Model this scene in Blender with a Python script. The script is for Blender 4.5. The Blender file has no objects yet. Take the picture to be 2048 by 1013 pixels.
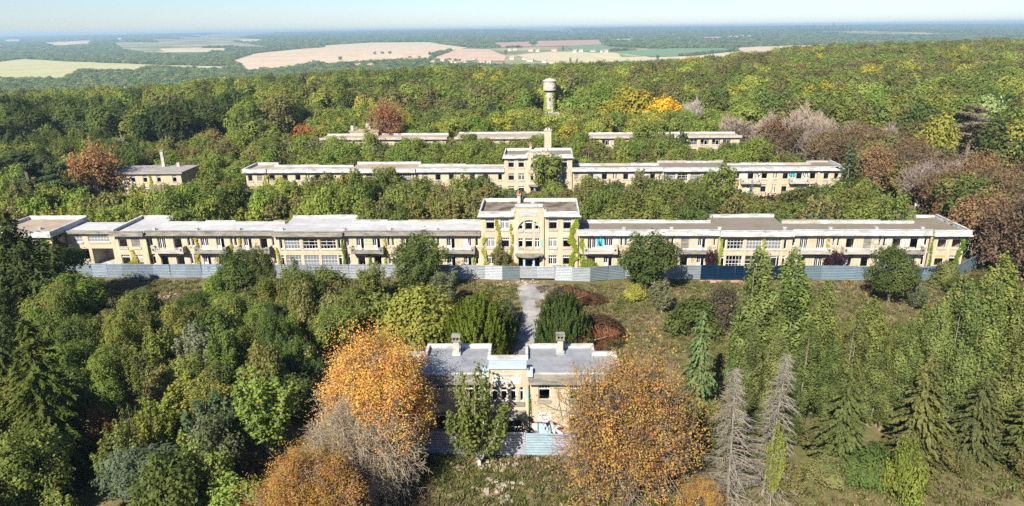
import bpy, math, random
import numpy as np
from mathutils import Vector, Matrix

# ------------------------------------------------------------------ camera, world, sun, exposure
SC = bpy.context.scene
COL = SC.collection
R = math.radians
CAM_H, FPX, PITCH, ROLL = 42.0, 1364.13, 0.3181, 0.0127
camd = bpy.data.cameras.new('camera'); cam = bpy.data.objects.new('camera', camd); COL.objects.link(cam)
camd.sensor_width = 36.0; camd.lens = 36.0 * FPX / 2048.0; camd.clip_start = 0.5; camd.clip_end = 60000
_fw = Vector((0, math.cos(PITCH), -math.sin(PITCH))); _up = Vector((0, math.sin(PITCH), math.cos(PITCH))); _rt = Vector((1, 0, 0))
_rt2 = _rt * math.cos(ROLL) - _up * math.sin(ROLL); _up2 = _rt * math.sin(ROLL) + _up * math.cos(ROLL)
M = Matrix((( _rt2.x, _up2.x, -_fw.x, 0), (_rt2.y, _up2.y, -_fw.y, 0), (_rt2.z, _up2.z, -_fw.z, CAM_H), (0, 0, 0, 1)))
cam.matrix_world = M
SC.camera = cam

SUN_AZ = math.atan2(-0.46, -0.89)      # towards the sun, measured from +Y clockwise (x = sin, y = cos)
SUN_EL = R(39)
w = bpy.data.worlds.new('World'); SC.world = w; w.use_nodes = True
nt = w.node_tree; nt.nodes.clear()
sky = nt.nodes.new('ShaderNodeTexSky'); sky.sky_type = 'NISHITA'; sky.sun_disc = False
sky.sun_elevation = SUN_EL; sky.sun_rotation = SUN_AZ; sky.air_density = 1.0; sky.dust_density = 0.3; sky.ozone_density = 2.5; sky.altitude = 150
bg = nt.nodes.new('ShaderNodeBackground'); bg.inputs[1].default_value = 0.058
wo = nt.nodes.new('ShaderNodeOutputWorld')
tint = nt.nodes.new('ShaderNodeMix'); tint.data_type = 'RGBA'; tint.blend_type = 'MULTIPLY'; tint.inputs[0].default_value = 1.0; tint.inputs[7].default_value = (.82, .93, 1.18, 1)
nt.links.new(sky.outputs[0], tint.inputs[6]); nt.links.new(tint.outputs[2], bg.inputs[0]); nt.links.new(bg.outputs[0], wo.inputs[0])
sund = bpy.data.lights.new('sun', 'SUN'); sun = bpy.data.objects.new('sun', sund); COL.objects.link(sun)
sund.energy = 5.0; sund.angle = R(0.5); sund.color = (1.0, 0.93, 0.82)
sdir = Vector((math.sin(SUN_AZ) * math.cos(SUN_EL), math.cos(SUN_AZ) * math.cos(SUN_EL), math.sin(SUN_EL)))
sun.rotation_euler = sdir.to_track_quat('Z', 'Y').to_euler(); sun.location = (-80, -80, 200)
SC.view_settings.view_transform = 'Standard'; SC.view_settings.look = 'None'; SC.view_settings.gamma = 1.0
SC.view_settings.exposure = 1.2
SC.view_settings.use_curve_mapping = False
SC.render.engine = 'CYCLES'
cy = SC.cycles
cy.max_bounces = 5; cy.diffuse_bounces = 3; cy.glossy_bounces = 2; cy.transmission_bounces = 3; cy.transparent_max_bounces = 6; cy.volume_bounces = 0
cy.caustics_reflective = False; cy.caustics_refractive = False; cy.sample_clamp_indirect = 4.0
cy.use_denoising = False
SC.render.use_persistent_data = False

rng = np.random.default_rng(7)
random.seed(7)

# ------------------------------------------------------------------ measuring helpers (photo survey -> ground positions)
def ray(px, py):
    u2 = px - 1024; v2 = 506.5 - py
    u = u2 * math.cos(ROLL) + v2 * math.sin(ROLL); v = -u2 * math.sin(ROLL) + v2 * math.cos(ROLL)
    cx, cyy, cz = u / FPX, v / FPX, 1.0
    return np.array([cx, cz * math.cos(PITCH) + cyy * math.sin(PITCH), -cz * math.sin(PITCH) + cyy * math.cos(PITCH)])
def onz(px, py, z=0.0):
    d = ray(px, py); t = (z - CAM_H) / d[2]
    return (d[0] * t, d[1] * t)
def topz(px, py, y):
    d = ray(px, py); return CAM_H + d[2] * y / d[1]
def project(x, y, z):
    z = z - CAM_H
    cz = y * math.cos(PITCH) - z * math.sin(PITCH); cyy = y * math.sin(PITCH) + z * math.cos(PITCH)
    u = FPX * x / cz; v = FPX * cyy / cz
    return 1024 + u * math.cos(ROLL) - v * math.sin(ROLL), 506.5 - (u * math.sin(ROLL) + v * math.cos(ROLL))

def sstep(a, b, x):
    t = np.clip((np.asarray(x, float) - a) / (b - a), 0, 1); return t * t * (3 - 2 * t)
EB = np.array([-1.2, -0.75, -0.25, 0.05, 0.27, 0.45, 0.75, 1.2]); EV = np.array([430, 447, 470, 520, 560, 735, 950, 1050.])
def edge(x, y): return np.interp(np.asarray(x, float) / np.maximum(y, 1.0), EB, EV)
def terr(x, y):
    x = np.asarray(x, float); y = np.asarray(y, float)
    near = 6 * sstep(100, 320, x) * sstep(250, 620, y)
    near = near - 10 * sstep(90, 330, -x) * sstep(250, 440, y)
    far = -60 + 0.0062 * np.clip(y - 1500, 0, None) - 16 * (x / 9000.0) ** 2 * sstep(1500, 9000, y) + 14 * sstep(10000, 16000, y)
    far = far + 7 * np.sin(x / 900.0 + 1.3) * sstep(1800, 3500, y) * np.sin(y / 1500.0)
    e = edge(x, y); k = sstep(e, e + 480, y)
    return near * (1 - k) + far * k
def march(px, py):
    d = ray(px, py); t = 80.0
    while t < 20000:
        p = d * t
        if CAM_H + p[2] < float(terr(p[0], p[1])):
            lo, hi = t / 1.01 - 1, t
            for _ in range(20):
                m = (lo + hi) / 2; q = d * m
                if CAM_H + q[2] < float(terr(q[0], q[1])): hi = m
                else: lo = m
            q = d * hi; return (q[0], q[1])
        t = t * 1.01 + 1
    return (d[0] * 15000, d[1] * 15000)

# ------------------------------------------------------------------ materials
def lin(h):
    h = h.lstrip('#'); v = [int(h[i:i + 2], 16) / 255 for i in (0, 2, 4)]
    return tuple(c / 12.92 if c <= .04045 else ((c + .055) / 1.055) ** 2.4 for c in v)
class NT:
    def __init__(s, name):
        s.m = bpy.data.materials.new(name); s.m.use_nodes = True; s.t = s.m.node_tree; s.t.nodes.clear()
        s.out = s.n('ShaderNodeOutputMaterial')
    def n(s, t, **k):
        x = s.t.nodes.new(t)
        for a, b in k.items(): setattr(x, a, b)
        return x
    def l(s, a, b): s.t.links.new(a, b)
    def noise(s, scale, detail=4, rough=.6, vec=None, out='Fac'):
        x = s.n('ShaderNodeTexNoise'); x.inputs['Scale'].default_value = scale; x.inputs['Detail'].default_value = detail; x.inputs['Roughness'].default_value = rough
        if vec is not None: s.l(vec, x.inputs['Vector'])
        return x.outputs[out]
    def ramp(s, fac, stops):
        x = s.n('ShaderNodeValToRGB'); e = x.color_ramp.elements
        while len(e) < len(stops): e.new(0.5)
        for i, (p, c) in enumerate(stops):
            e[i].position = p; e[i].color = (c[0], c[1], c[2], 1)
        s.l(fac, x.inputs[0]); return x.outputs[0]
    def mix(s, fac, a, b, bt='MIX'):
        x = s.n('ShaderNodeMix', data_type='RGBA', blend_type=bt)
        for sock, v in ((x.inputs[0], fac), (x.inputs[6], a), (x.inputs[7], b)):
            if hasattr(v, 'is_linked'): s.l(v, sock)
            else: sock.default_value = v if isinstance(v, float) else (v[0], v[1], v[2], 1)
        return x.outputs[2]
    def math(s, op, a, b=0.0):
        x = s.n('ShaderNodeMath', operation=op)
        for i, v in ((0, a), (1, b)):
            if hasattr(v, 'is_linked'): s.l(v, x.inputs[i])
            else: x.inputs[i].default_value = v
        return x.outputs[0]
    def coord(s, which='Object'): return s.n('ShaderNodeTexCoord').outputs[which]
    def pos(s): return s.n('ShaderNodeNewGeometry').outputs['Position']
    def scalev(s, v, sx, sy, sz):
        x = s.n('ShaderNodeMapping'); x.inputs['Scale'].default_value = (sx, sy, sz); s.l(v, x.inputs['Vector']); return x.outputs[0]
    def bump(s, h, strength=.3, dist=.05):
        x = s.n('ShaderNodeBump'); x.inputs['Strength'].default_value = strength; x.inputs['Distance'].default_value = dist
        s.l(h, x.inputs['Height']); return x.outputs[0]
    def bsdf(s, col, rough=.8, metal=0.0, spec=.3, normal=None):
        x = s.n('ShaderNodeBsdfPrincipled')
        for k, v in (('Base Color', col), ('Roughness', rough), ('Metallic', metal), ('Specular IOR Level', spec)):
            if hasattr(v, 'is_linked'): s.l(v, x.inputs[k])
            else: x.inputs[k].default_value = (v[0], v[1], v[2], 1) if isinstance(v, tuple) else v
        if normal is not None: s.l(normal, x.inputs['Normal'])
        s.l(x.outputs[0], s.out.inputs[0]); return x

def simple(name, col, rough=.8, metal=0., var=.25, scale=1.5, spec=.3):
    t = NT(name); n = t.noise(scale, 6, .65, t.coord())
    lo = tuple(c * (1 - var) for c in col); hi = tuple(min(1, c * (1 + var)) for c in col)
    t.bsdf(t.ramp(n, [(.3, lo), (.7, hi)]), rough, metal, spec); return t.m

def leaf_material(name='leaf', trans=.4, inst=False, huevar=.05):
    t = NT(name)
    oi = t.n('ShaderNodeObjectInfo'); at = t.n('ShaderNodeAttribute', attribute_name='tone')
    hs = t.n('ShaderNodeHueSaturation')
    big = t.noise(.33, 2, .5, t.coord())
    v = t.math('MULTIPLY_ADD', at.outputs['Fac'], .75); t.t.nodes[-1].inputs[2].default_value = .79
    v2 = t.math('MULTIPLY_ADD', big, .5); t.t.nodes[-1].inputs[2].default_value = .78
    v3 = t.math('MULTIPLY', v, v2)
    v4 = t.math('MULTIPLY_ADD', oi.outputs['Random'], .3); t.t.nodes[-1].inputs[2].default_value = .85
    t.l(t.math('MULTIPLY', v3, v4), hs.inputs['Value'])
    h0 = t.math('MULTIPLY_ADD', at.outputs['Fac'], -.03); t.t.nodes[-1].inputs[2].default_value = .513 - huevar * .5
    h = t.math('MULTIPLY_ADD', t.noise(.5, 3, .6, t.coord()), huevar); t.l(h0, t.t.nodes[-1].inputs[2])
    t.l(h, hs.inputs['Hue']); 
    src = oi.outputs['Color']
    if inst:
        ia = t.n('ShaderNodeAttribute', attribute_name='col', attribute_type='INSTANCER'); src = ia.outputs['Color']
    t.l(src, hs.inputs['Color'])
    d = t.n('ShaderNodeBsdfDiffuse'); t.l(hs.outputs[0], d.inputs[0])
    tr = t.n('ShaderNodeBsdfTranslucent'); t.l(t.mix(1.0, hs.outputs[0], (1.25, 1.15, .5), 'MULTIPLY'), tr.inputs[0])
    m1 = t.n('ShaderNodeMixShader'); m1.inputs[0].default_value = trans; t.l(d.outputs[0], m1.inputs[1]); t.l(tr.outputs[0], m1.inputs[2])
    t.l(m1.outputs[0], t.out.inputs[0]); return t.m
LEAF = leaf_material(); LEAF_SCATTER = leaf_material('scattered_leaf', .4, True); LEAF_AUTUMN = leaf_material('autumn_leaf', .4, False, .16)

def bark_material(name, a, b, useobj=False):
    t = NT(name); n = t.noise(3, 5, .7, t.scalev(t.coord(), 1, 1, .25))
    c = t.ramp(n, [(.3, a), (.7, b)])
    if useobj: c = t.mix(1.0, c, t.n('ShaderNodeObjectInfo').outputs['Color'], 'MULTIPLY')
    t.bsdf(c, .9, 0, .1); return t.m
BARK = bark_material('bark', (.07, .055, .04), (.2, .17, .13))
BARK_GREY = bark_material('grey_bark', (.12, .10, .08), (.30, .26, .21))
BARK_PALE = bark_material('pale_bark', (.2, .19, .16), (.55, .53, .47))
TWIG = bark_material('twig', (.6, .6, .6), (1, 1, 1), True)

def stucco():
    t = NT('stucco'); c = t.coord()
    n1 = t.noise(.35, 5, .6, c); n2 = t.noise(2.2, 6, .7, t.scalev(c, 1, 1, .18)); n3 = t.noise(7, 4, .6, c)
    base = t.ramp(n1, [(.3, (.41, .335, .225)), (.72, (.49, .41, .29))])
    base = t.mix(t.math('MULTIPLY', t.ramp(n2, [(.47, (0, 0, 0)), (.74, (1, 1, 1))]), .7), base, (.21, .175, .125))
    base = t.mix(t.math('MULTIPLY', t.ramp(n3, [(.62, (0, 0, 0)), (.72, (1, 1, 1))]), .3), base, (.46, .42, .36))
    n4 = t.noise(2.6, 5, .65, t.scalev(c, 1, 1, .07)); base = t.mix(t.math('MULTIPLY', t.ramp(n4, [(.5, (0, 0, 0)), (.7, (1, 1, 1))]), .45), base, (.25, .21, .15))
    t.bsdf(base, .92, 0, .15, t.bump(n3, .25, .03)); return t.m
STUCCO = stucco()
def whitepaint(name, hi, lo, dirt, amount, thr=.5):
    t = NT(name); c = t.coord(); n = t.noise(1.3, 7, .7, t.scalev(c, .35, 1, 1.6)); n2 = t.noise(.6, 3, .5, c)
    base = t.mix(n2, lo, hi)
    t.bsdf(t.mix(t.math('MULTIPLY', t.ramp(n, [(thr, (0, 0, 0)), (thr + .22, (1, 1, 1))]), amount), base, dirt), .75, 0, .25); return t.m
WHITE = whitepaint('white_paint', (.54, .54, .52), (.42, .425, .41), (.17, .165, .14), .85, .43)
CONC = whitepaint('weathered_concrete', (.28, .255, .21), (.21, .195, .165), (.075, .07, .06), .85, .42)
PALEC = whitepaint('pale_concrete', (.42, .385, .325), (.34, .31, .265), (.15, .135, .11), .7, .46)
def gravel(name, a, b, moss, mamt, sc=.25, felt=0.0):
    t = NT(name); c = t.coord(); n = t.noise(9, 5, .75, c); n2 = t.noise(sc, 6, .65, c); n3 = t.noise(.9, 5, .7, c)
    base = t.ramp(n, [(.25, a), (.75, b)])
    if felt:
        br = t.n('ShaderNodeTexBrick'); br.inputs['Scale'].default_value = .35; br.inputs['Mortar Size'].default_value = .012; br.inputs['Color1'].default_value = (1, 1, 1, 1); br.inputs['Color2'].default_value = (.86, .86, .87, 1); br.inputs['Mortar'].default_value = (.6, .6, .6, 1); br.inputs['Brick Width'].default_value = 3.5; br.inputs['Row Height'].default_value = .4
        t.l(c, br.inputs['Vector']); base = t.mix(felt, base, t.mix(1.0, base, br.outputs[0], 'MULTIPLY'))
    base = t.mix(t.math('MULTIPLY', t.ramp(n2, [(.45, (0, 0, 0)), (.62, (1, 1, 1))]), mamt), base, moss)
    base = t.mix(t.math('MULTIPLY', t.ramp(n3, [(.58, (0, 0, 0)), (.72, (1, 1, 1))]), .55), base, tuple(q * .55 for q in a))
    t.bsdf(base, .95, 0, .1, t.bump(n, .5, .05)); return t.m
GRAVEL = gravel('roof_gravel', (.125, .105, .09), (.24, .205, .17), (.14, .135, .07), .6)
PINKGRAVEL = gravel('pale_roof_gravel', (.26, .20, .15), (.39, .31, .235), (.20, .165, .12), .6)
MOSSROOF = gravel('mossy_roof', (.13, .105, .08), (.25, .205, .165), (.06, .05, .025), .95, .45)
MEMB = gravel('pale_roof_membrane', (.38, .375, .37), (.47, .465, .455), (.27, .27, .27), .6, .2, .8)
BITUMEN = gravel('grey_bitumen', (.20, .208, .222), (.28, .29, .305), (.155, .162, .175), .6, .5, .7)
PLASTER = simple('interior_plaster', (.40, .385, .35), .9, 0, .35, .8)
MAROON = simple('maroon_interior', (.12, .035, .035), .9, 0, .4, .8)
FRAME = simple('window_frame_white', (.56, .56, .545), .6, 0, .12, 3)
BLIND = simple('orange_blind', (.56, .27, .05), .85, 0, .15, 2)
def glass():
    t = NT('dusty_glass'); g = t.n('ShaderNodeBsdfGlossy'); g.inputs['Roughness'].default_value = .08; g.inputs[0].default_value = (.75, .8, .85, 1)
    tr = t.n('ShaderNodeBsdfTransparent'); tr.inputs[0].default_value = (.7, .75, .78, 1)
    d = t.n('ShaderNodeBsdfDiffuse'); d.inputs[0].default_value = (.45, .48, .5, 1)
    m = t.n('ShaderNodeMixShader'); m.inputs[0].default_value = .4; t.l(tr.outputs[0], m.inputs[1]); t.l(g.outputs[0], m.inputs[2])
    m2 = t.n('ShaderNodeMixShader'); m2.inputs[0].default_value = .25; t.l(m.outputs[0], m2.inputs[1]); t.l(d.outputs[0], m2.inputs[2])
    t.l(m2.outputs[0], t.out.inputs[0]); return t.m
GLASS = glass()
def sheetmetal():
    t = NT('sheet_metal'); oc = t.n('ShaderNodeObjectInfo').outputs['Color']; c = t.coord()
    n = t.noise(1.2, 5, .6, t.scalev(c, .4, 1, 1.5)); n2 = t.noise(6, 4, .6, c)
    base = t.mix(1.0, oc, t.ramp(n, [(.3, (.78, .78, .78)), (.7, (1.05, 1.05, 1.05))]), 'MULTIPLY')
    base = t.mix(t.math('MULTIPLY', t.ramp(n2, [(.66, (0, 0, 0)), (.74, (1, 1, 1))]), .4), base, (.12, .09, .07))
    t.bsdf(base, .38, .55, .5); return t.m
METAL = sheetmetal()
DARKMETAL = simple('dark_metal', (.06, .065, .07), .5, .5)
BRICK = simple('red_brick', (.33, .16, .10), .9, 0, .3, 4)
def paint(name, c): return simple(name, c, .6, 0, .12, 5)
INK = paint('black_spray_paint', (.015, .015, .02)); CYAN = paint('cyan_spray_paint', (.05, .45, .62)); SILVER = paint('silver_spray_paint', (.42, .42, .42))
PINK = paint('pink_spray_paint', (.46, .19, .23)); BLUE = paint('light_blue_spray_paint', (.30, .42, .52)); PURPLE = paint('purple_spray_paint', (.36, .32, .62)); GREENP = paint('green_spray_paint', (.08, .36, .2)); WHITEP = paint('white_spray_paint', (.50, .50, .49))
GREYT = paint('faded_grey_paint', (.27, .25, .23))

# ------------------------------------------------------------------ object helpers
def prop(o, label=None, cat=None, group=None, kind=None):
    if label: o['label'] = label
    if cat: o['category'] = cat
    if group: o['group'] = group
    if kind: o['kind'] = kind
    return o
def empty(name, loc, rz=0.0):
    o = bpy.data.objects.new(name, None); COL.objects.link(o); o.location = loc; o.rotation_euler = (0, 0, rz); o.empty_display_size = .5; return o
def link(name, me, parent=None, loc=(0, 0, 0), rot=(0, 0, 0), scale=(1, 1, 1), color=None):
    o = bpy.data.objects.new(name, me); COL.objects.link(o); o.location = loc; o.rotation_euler = rot; o.scale = scale
    if parent is not None: o.parent = parent
    if color is not None: o.color = (*color, 1)
    return o
class MB:
    def __init__(s): s.v = []; s.f = []; s.mi = []
    def quad(s, a, b, c, d, mi=0):
        n = len(s.v); s.v += [tuple(a), tuple(b), tuple(c), tuple(d)]; s.f.append((n, n + 1, n + 2, n + 3)); s.mi.append(mi)
    def poly(s, pts, mi=0):
        n = len(s.v); s.v += [tuple(p) for p in pts]; s.f.append(tuple(range(n, n + len(pts)))); s.mi.append(mi)
    def box(s, x0, x1, y0, y1, z0, z1, mi=0):
        if x1 < x0: x0, x1 = x1, x0
        if y1 < y0: y0, y1 = y1, y0
        n = len(s.v)
        s.v += [(x0, y0, z0), (x1, y0, z0), (x1, y1, z0), (x0, y1, z0), (x0, y0, z1), (x1, y0, z1), (x1, y1, z1), (x0, y1, z1)]
        for f in ((0, 3, 2, 1), (4, 5, 6, 7), (0, 1, 5, 4), (1, 2, 6, 5), (2, 3, 7, 6), (3, 0, 4, 7)):
            s.f.append(tuple(n + i for i in f)); s.mi.append(mi)
    def prism(s, pts, z0, z1, mi=0):
        n = len(s.v); k = len(pts)
        s.v += [(x, y, z0) for x, y in pts] + [(x, y, z1) for x, y in pts]
        s.f.append(tuple(n + k + i for i in range(k))); s.mi.append(mi); s.f.append(tuple(n + k - 1 - i for i in range(k))); s.mi.append(mi)
        for i in range(k):
            j = (i + 1) % k; s.f.append((n + i, n + j, n + k + j, n + k + i)); s.mi.append(mi)
    def tube(s, pts, rad, n=5, mi=0):
        pts = [Vector(p) for p in pts]; rings = []
        for i, p in enumerate(pts):
            d = (pts[min(i + 1, len(pts) - 1)] - pts[max(i - 1, 0)])
            d = d.normalized() if d.length > 1e-6 else Vector((0, 0, 1))
            a = d.orthogonal().normalized() if abs(d.z) > .99 else d.cross(Vector((0, 0, 1))).normalized()
            b = d.cross(a); base = len(s.v)
            r = rad[i] if isinstance(rad, (list, tuple)) else rad
            for k in range(n):
                t = 2 * math.pi * k / n; q = p + (a * math.cos(t) + b * math.sin(t)) * r; s.v.append((q.x, q.y, q.z))
            rings.append(base)
        for i in range(len(rings) - 1):
            for k in range(n):
                k2 = (k + 1) % n; s.f.append((rings[i] + k, rings[i] + k2, rings[i + 1] + k2, rings[i + 1] + k)); s.mi.append(mi)
        s.f.append(tuple(rings[-1] + k for k in range(n))); s.mi.append(mi)
    def lathe(s, prof, n=20, mi=0, cx=0, cy=0):
        base = len(s.v)
        for r, z in prof:
            for k in range(n):
                t = 2 * math.pi * k / n; s.v.append((cx + r * math.cos(t), cy + r * math.sin(t), z))
        for i in range(len(prof) - 1):
            for k in range(n):
                k2 = (k + 1) % n; s.f.append((base + i * n + k, base + i * n + k2, base + (i + 1) * n + k2, base + (i + 1) * n + k)); s.mi.append(mi)
    def mesh(s, name, mats):
        me = bpy.data.meshes.new(name); me.from_pydata(s.v, [], s.f)
        for m in (mats if isinstance(mats, (list, tuple)) else [mats]): me.materials.append(m)
        if any(s.mi): me.polygons.foreach_set('material_index', s.mi)
        me.update(); return me
    def build(s, name, mats, parent=None, **k): return link(name, s.mesh(name, mats), parent, **k)

def wall(mb, s0, s1, d, z0, z1, ops, th=.35, mi=0):
    """a wall along x at y=d (front face), thickness th, with rectangular openings (a,b,zb,zt)"""
    xs = sorted({s0, s1, *[v for o in ops for v in o[:2] if s0 < v < s1]}); zs = sorted({z0, z1, *[v for o in ops for v in o[2:4] if z0 < v < z1]})
    nx, nz = len(xs) - 1, len(zs) - 1
    sol = [[not any(o[0] - 1e-6 <= (xs[i] + xs[i + 1]) / 2 <= o[1] + 1e-6 and o[2] - 1e-6 <= (zs[j] + zs[j + 1]) / 2 <= o[3] + 1e-6 for o in ops) for j in range(nz)] for i in range(nx)]
    S = lambda i, j: 0 <= i < nx and 0 <= j < nz and sol[i][j]
    e = d + th
    for i in range(nx):
        for j in range(nz):
            if not sol[i][j]: continue
            a, b, p, q = xs[i], xs[i + 1], zs[j], zs[j + 1]
            mb.quad((a, d, p), (b, d, p), (b, d, q), (a, d, q), mi); mb.quad((b, e, p), (a, e, p), (a, e, q), (b, e, q), mi)
            if not S(i - 1, j): mb.quad((a, e, p), (a, d, p), (a, d, q), (a, e, q), mi)
            if not S(i + 1, j): mb.quad((b, d, p), (b, e, p), (b, e, q), (b, d, q), mi)
            if not S(i, j - 1): mb.quad((a, e, p), (b, e, p), (b, d, p), (a, d, p), mi)
            if not S(i, j + 1): mb.quad((a, d, q), (b, d, q), (b, e, q), (a, e, q), mi)

# ------------------------------------------------------------------ terrain (the ground sheet)
def ground():
    us = np.concatenate([np.linspace(-1, 1, 121)])
    ys = np.concatenate([np.linspace(-40, 420, 70), np.geomspace(430, 16000, 130)])
    V = []
    for y in ys:
        hw = 160 + max(y, 0) * .95 + 30
        for u in us: V.append((u * hw, y))
    V = np.array(V); Z = terr(V[:, 0], V[:, 1])
    nx = len(us); ny = len(ys)
    i = np.arange(nx - 1)[None, :] + nx * np.arange(ny - 1)[:, None]
    F = np.stack([i, i + 1, i + nx + 1, i + nx], -1).reshape(-1, 4)
    me = bpy.data.meshes.new('ground'); me.from_pydata(np.column_stack([V, Z]).tolist(), [], F.tolist())
    for p in me.polygons: p.use_smooth = True
    t = NT('ground'); P = t.pos()
    n1 = t.noise(.05, 5, .6, P); n2 = t.noise(.6, 6, .7, P); n3 = t.noise(4, 4, .7, P)
    grass = t.ramp(n2, [(.3, (.05, .055, .02)), (.5, (.12, .105, .045)), (.7, (.26, .205, .095))])
    grass = t.mix(t.ramp(n1, [(.4, (0, 0, 0)), (.6, (1, 1, 1))]), grass, t.ramp(n2, [(.3, (.045, .06, .018)), (.75, (.13, .125, .045))]))
    grass = t.mix(t.ramp(n3, [(.35, (0, 0, 0)), (.8, (.7, .7, .7))]), grass, (.20, .155, .08))
    far = t.ramp(t.noise(.003, 4, .6, P), [(.38, (.10, .13, .045)), (.5, (.20, .20, .09)), (.62, (.34, .28, .17))])
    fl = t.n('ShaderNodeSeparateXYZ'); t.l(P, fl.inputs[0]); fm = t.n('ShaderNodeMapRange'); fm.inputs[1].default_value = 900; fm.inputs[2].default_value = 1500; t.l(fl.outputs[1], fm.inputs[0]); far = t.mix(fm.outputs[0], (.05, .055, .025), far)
    sep = t.n('ShaderNodeSeparateXYZ'); t.l(P, sep.inputs[0])
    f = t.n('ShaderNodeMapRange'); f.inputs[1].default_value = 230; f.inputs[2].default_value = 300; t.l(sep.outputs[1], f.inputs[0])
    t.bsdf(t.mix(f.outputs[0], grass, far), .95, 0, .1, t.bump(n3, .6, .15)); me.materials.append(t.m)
    prop(link('ground', me), kind='structure', label='rough grassy ground falling to a wide farmed valley')
ground()

def sheet(name, pts, z, mat, rag=0.0, step=1.2, label=None):
    """a thin ragged ground patch, outline in world xy"""
    out = []
    for (a, b) in zip(pts, pts[1:] + pts[:1]):
        L = math.hypot(b[0] - a[0], b[1] - a[1]); k = max(1, int(L / step))
        for i in range(k):
            t = i / k; out.append((a[0] + (b[0] - a[0]) * t + random.uniform(-rag, rag), a[1] + (b[1] - a[1]) * t + random.uniform(-rag, rag)))
    cx = sum(p[0] for p in out) / len(out); cyy = sum(p[1] for p in out) / len(out)
    mb = MB()
    mb.poly([(x, y, z) for x, y in out])
    o = mb.build(name, mat); prop(o, kind='structure', label=label); return o
PATHM = gravel('worn_asphalt', (.10, .10, .11), (.24, .23, .22), (.36, .34, .31), .8, .16)
EARTH = gravel('bare_earth', (.30, .20, .13), (.46, .34, .24), (.22, .15, .09), .6, .5)
sheet('path', [onz(*q) for q in ((1032, 566), (1112, 570), (1092, 592), (1080, 625), (1076, 660), (1062, 700), (1062, 730), (1028, 730), (1030, 700), (1040, 660), (1044, 625), (1040, 592))], .006, PATHM, .25, .9, 'cracked grey asphalt path between the gate and the front pavilion')
sheet('soil', [onz(*q) for q in ((205, 608), (240, 597), (330, 592), (345, 600), (250, 622), (212, 625))], .010, gravel('red_earth', (.34, .14, .07), (.5, .24, .14), (.25, .12, .07), .5, .6), .5, 1.0, 'reddish bare soil below the tin fence')
sheet('soil', [onz(*q) for q in ((960, 978), (985, 962), (1008, 970), (1006, 985), (985, 1000), (970, 990))], .010, EARTH, .2, .5, 'pale bare patch on the front lawn')
sheet('soil', [onz(*q) for q in ((900, 930), (935, 915), (945, 930), (920, 945))], .012, EARTH, .2, .5, 'reddish earth beside the front fence')
sheet('soil', [onz(*q) for q in ((985, 566), (1035, 566), (1030, 572), (990, 573))], .012, EARTH, .15, .5, 'bare earth beside the path at the tin fence')
sheet('soil', [onz(*q) for q in ((1400, 561), (1540, 562), (1545, 567), (1400, 567))], .012, EARTH, .2, .6, 'bare earth strip below the blue fence panels')

# ================================================================== BUILDINGS
TH = .0434
def at(o, s, d, z=0.0):   # building-local -> world
    c, n = math.cos(TH), math.sin(TH); return (o[0] + s * c + d * n, o[1] - s * n + d * c, z)
P1 = (3.1377, 117.0666); P2 = (7.0201, 173.7979); P3 = (12.6, 229.1); GH = (-0.367, 62.871)

_wc = {}
def window_mesh(wd, h, style):
    k = (round(wd, 2), round(h, 2), style)
    if k in _wc: return _wc[k]
    mb = MB(); t = .085; dp = .07
    def bar(x0, x1, z0, z1): mb.box(x0, x1, 0, dp, z0, z1)
    bar(0, t, 0, h); bar(wd - t, wd, 0, h); bar(t, wd - t, h - t, h)
    if style in ('grid', 'gridbroken', 'doorframe'):
        nx = max(2, round(wd / .55))
        bar(t, wd - t, 0, t)
        if style == 'doorframe':
            bar(wd * .42, wd * .42 + .1, t, h - t); bar(wd * .8, wd * .8 + .09, t, h - t); bar(wd * .42 + .1, wd * .8, h * .82, h * .82 + .09); bar(t, wd * .42, h * .28, h * .28 + .08)
        else:
            for r in (.34, .62):
                bar(t, wd - t, h * r, h * r + .06)
            for i in range(1, nx):
                if style == 'gridbroken' and i in (1, 3): bar(wd * i / nx - .025, wd * i / nx + .025, t, h * .34)
                else: bar(wd * i / nx - .025, wd * i / nx + .025, t, h - t)
    else:
        tz = h - .52 if h > 1.3 else h * .68
        bar(t, wd - t, tz, tz + .12)
        n = 4 if wd > 1.0 else (2 if wd > .7 else 1)
        for i in range(1, n): bar(wd * i / n - .035, wd * i / n + .035, tz + .12, h - t)
        if style in ('casement', 'door', 'halfdoor'):
            m = wd / 2
            bar(m - .08, m + .08, 0, tz)
            sides = ((t, m - .08), (m + .08, wd - t)) if style != 'halfdoor' else ((t, m - .08),)
            for a, b in sides:
                if b - a > .35: bar((a + b) / 2 - .03, (a + b) / 2 + .03, .95 if style != 'casement' else t, tz)
                if style != 'casement':
                    bar(a, b, 0, .95)
                else: bar(a, b, 0, t)
        elif style == 'narrow':
            bar(t, wd - t, 0, t)
        elif style == 'sash':
            bar(t, wd - t, 0, .1)
    me = mb.mesh('window', FRAME); _wc[k] = me; return me
_pc = {}
def pane_mesh(wd, h):
    k = (round(wd, 2), round(h, 2))
    if k not in _pc:
        mb = MB(); mb.box(.05, wd - .05, .03, .045, .05, h - .05); _pc[k] = mb.mesh('pane', GLASS)
    return _pc[k]
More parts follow.
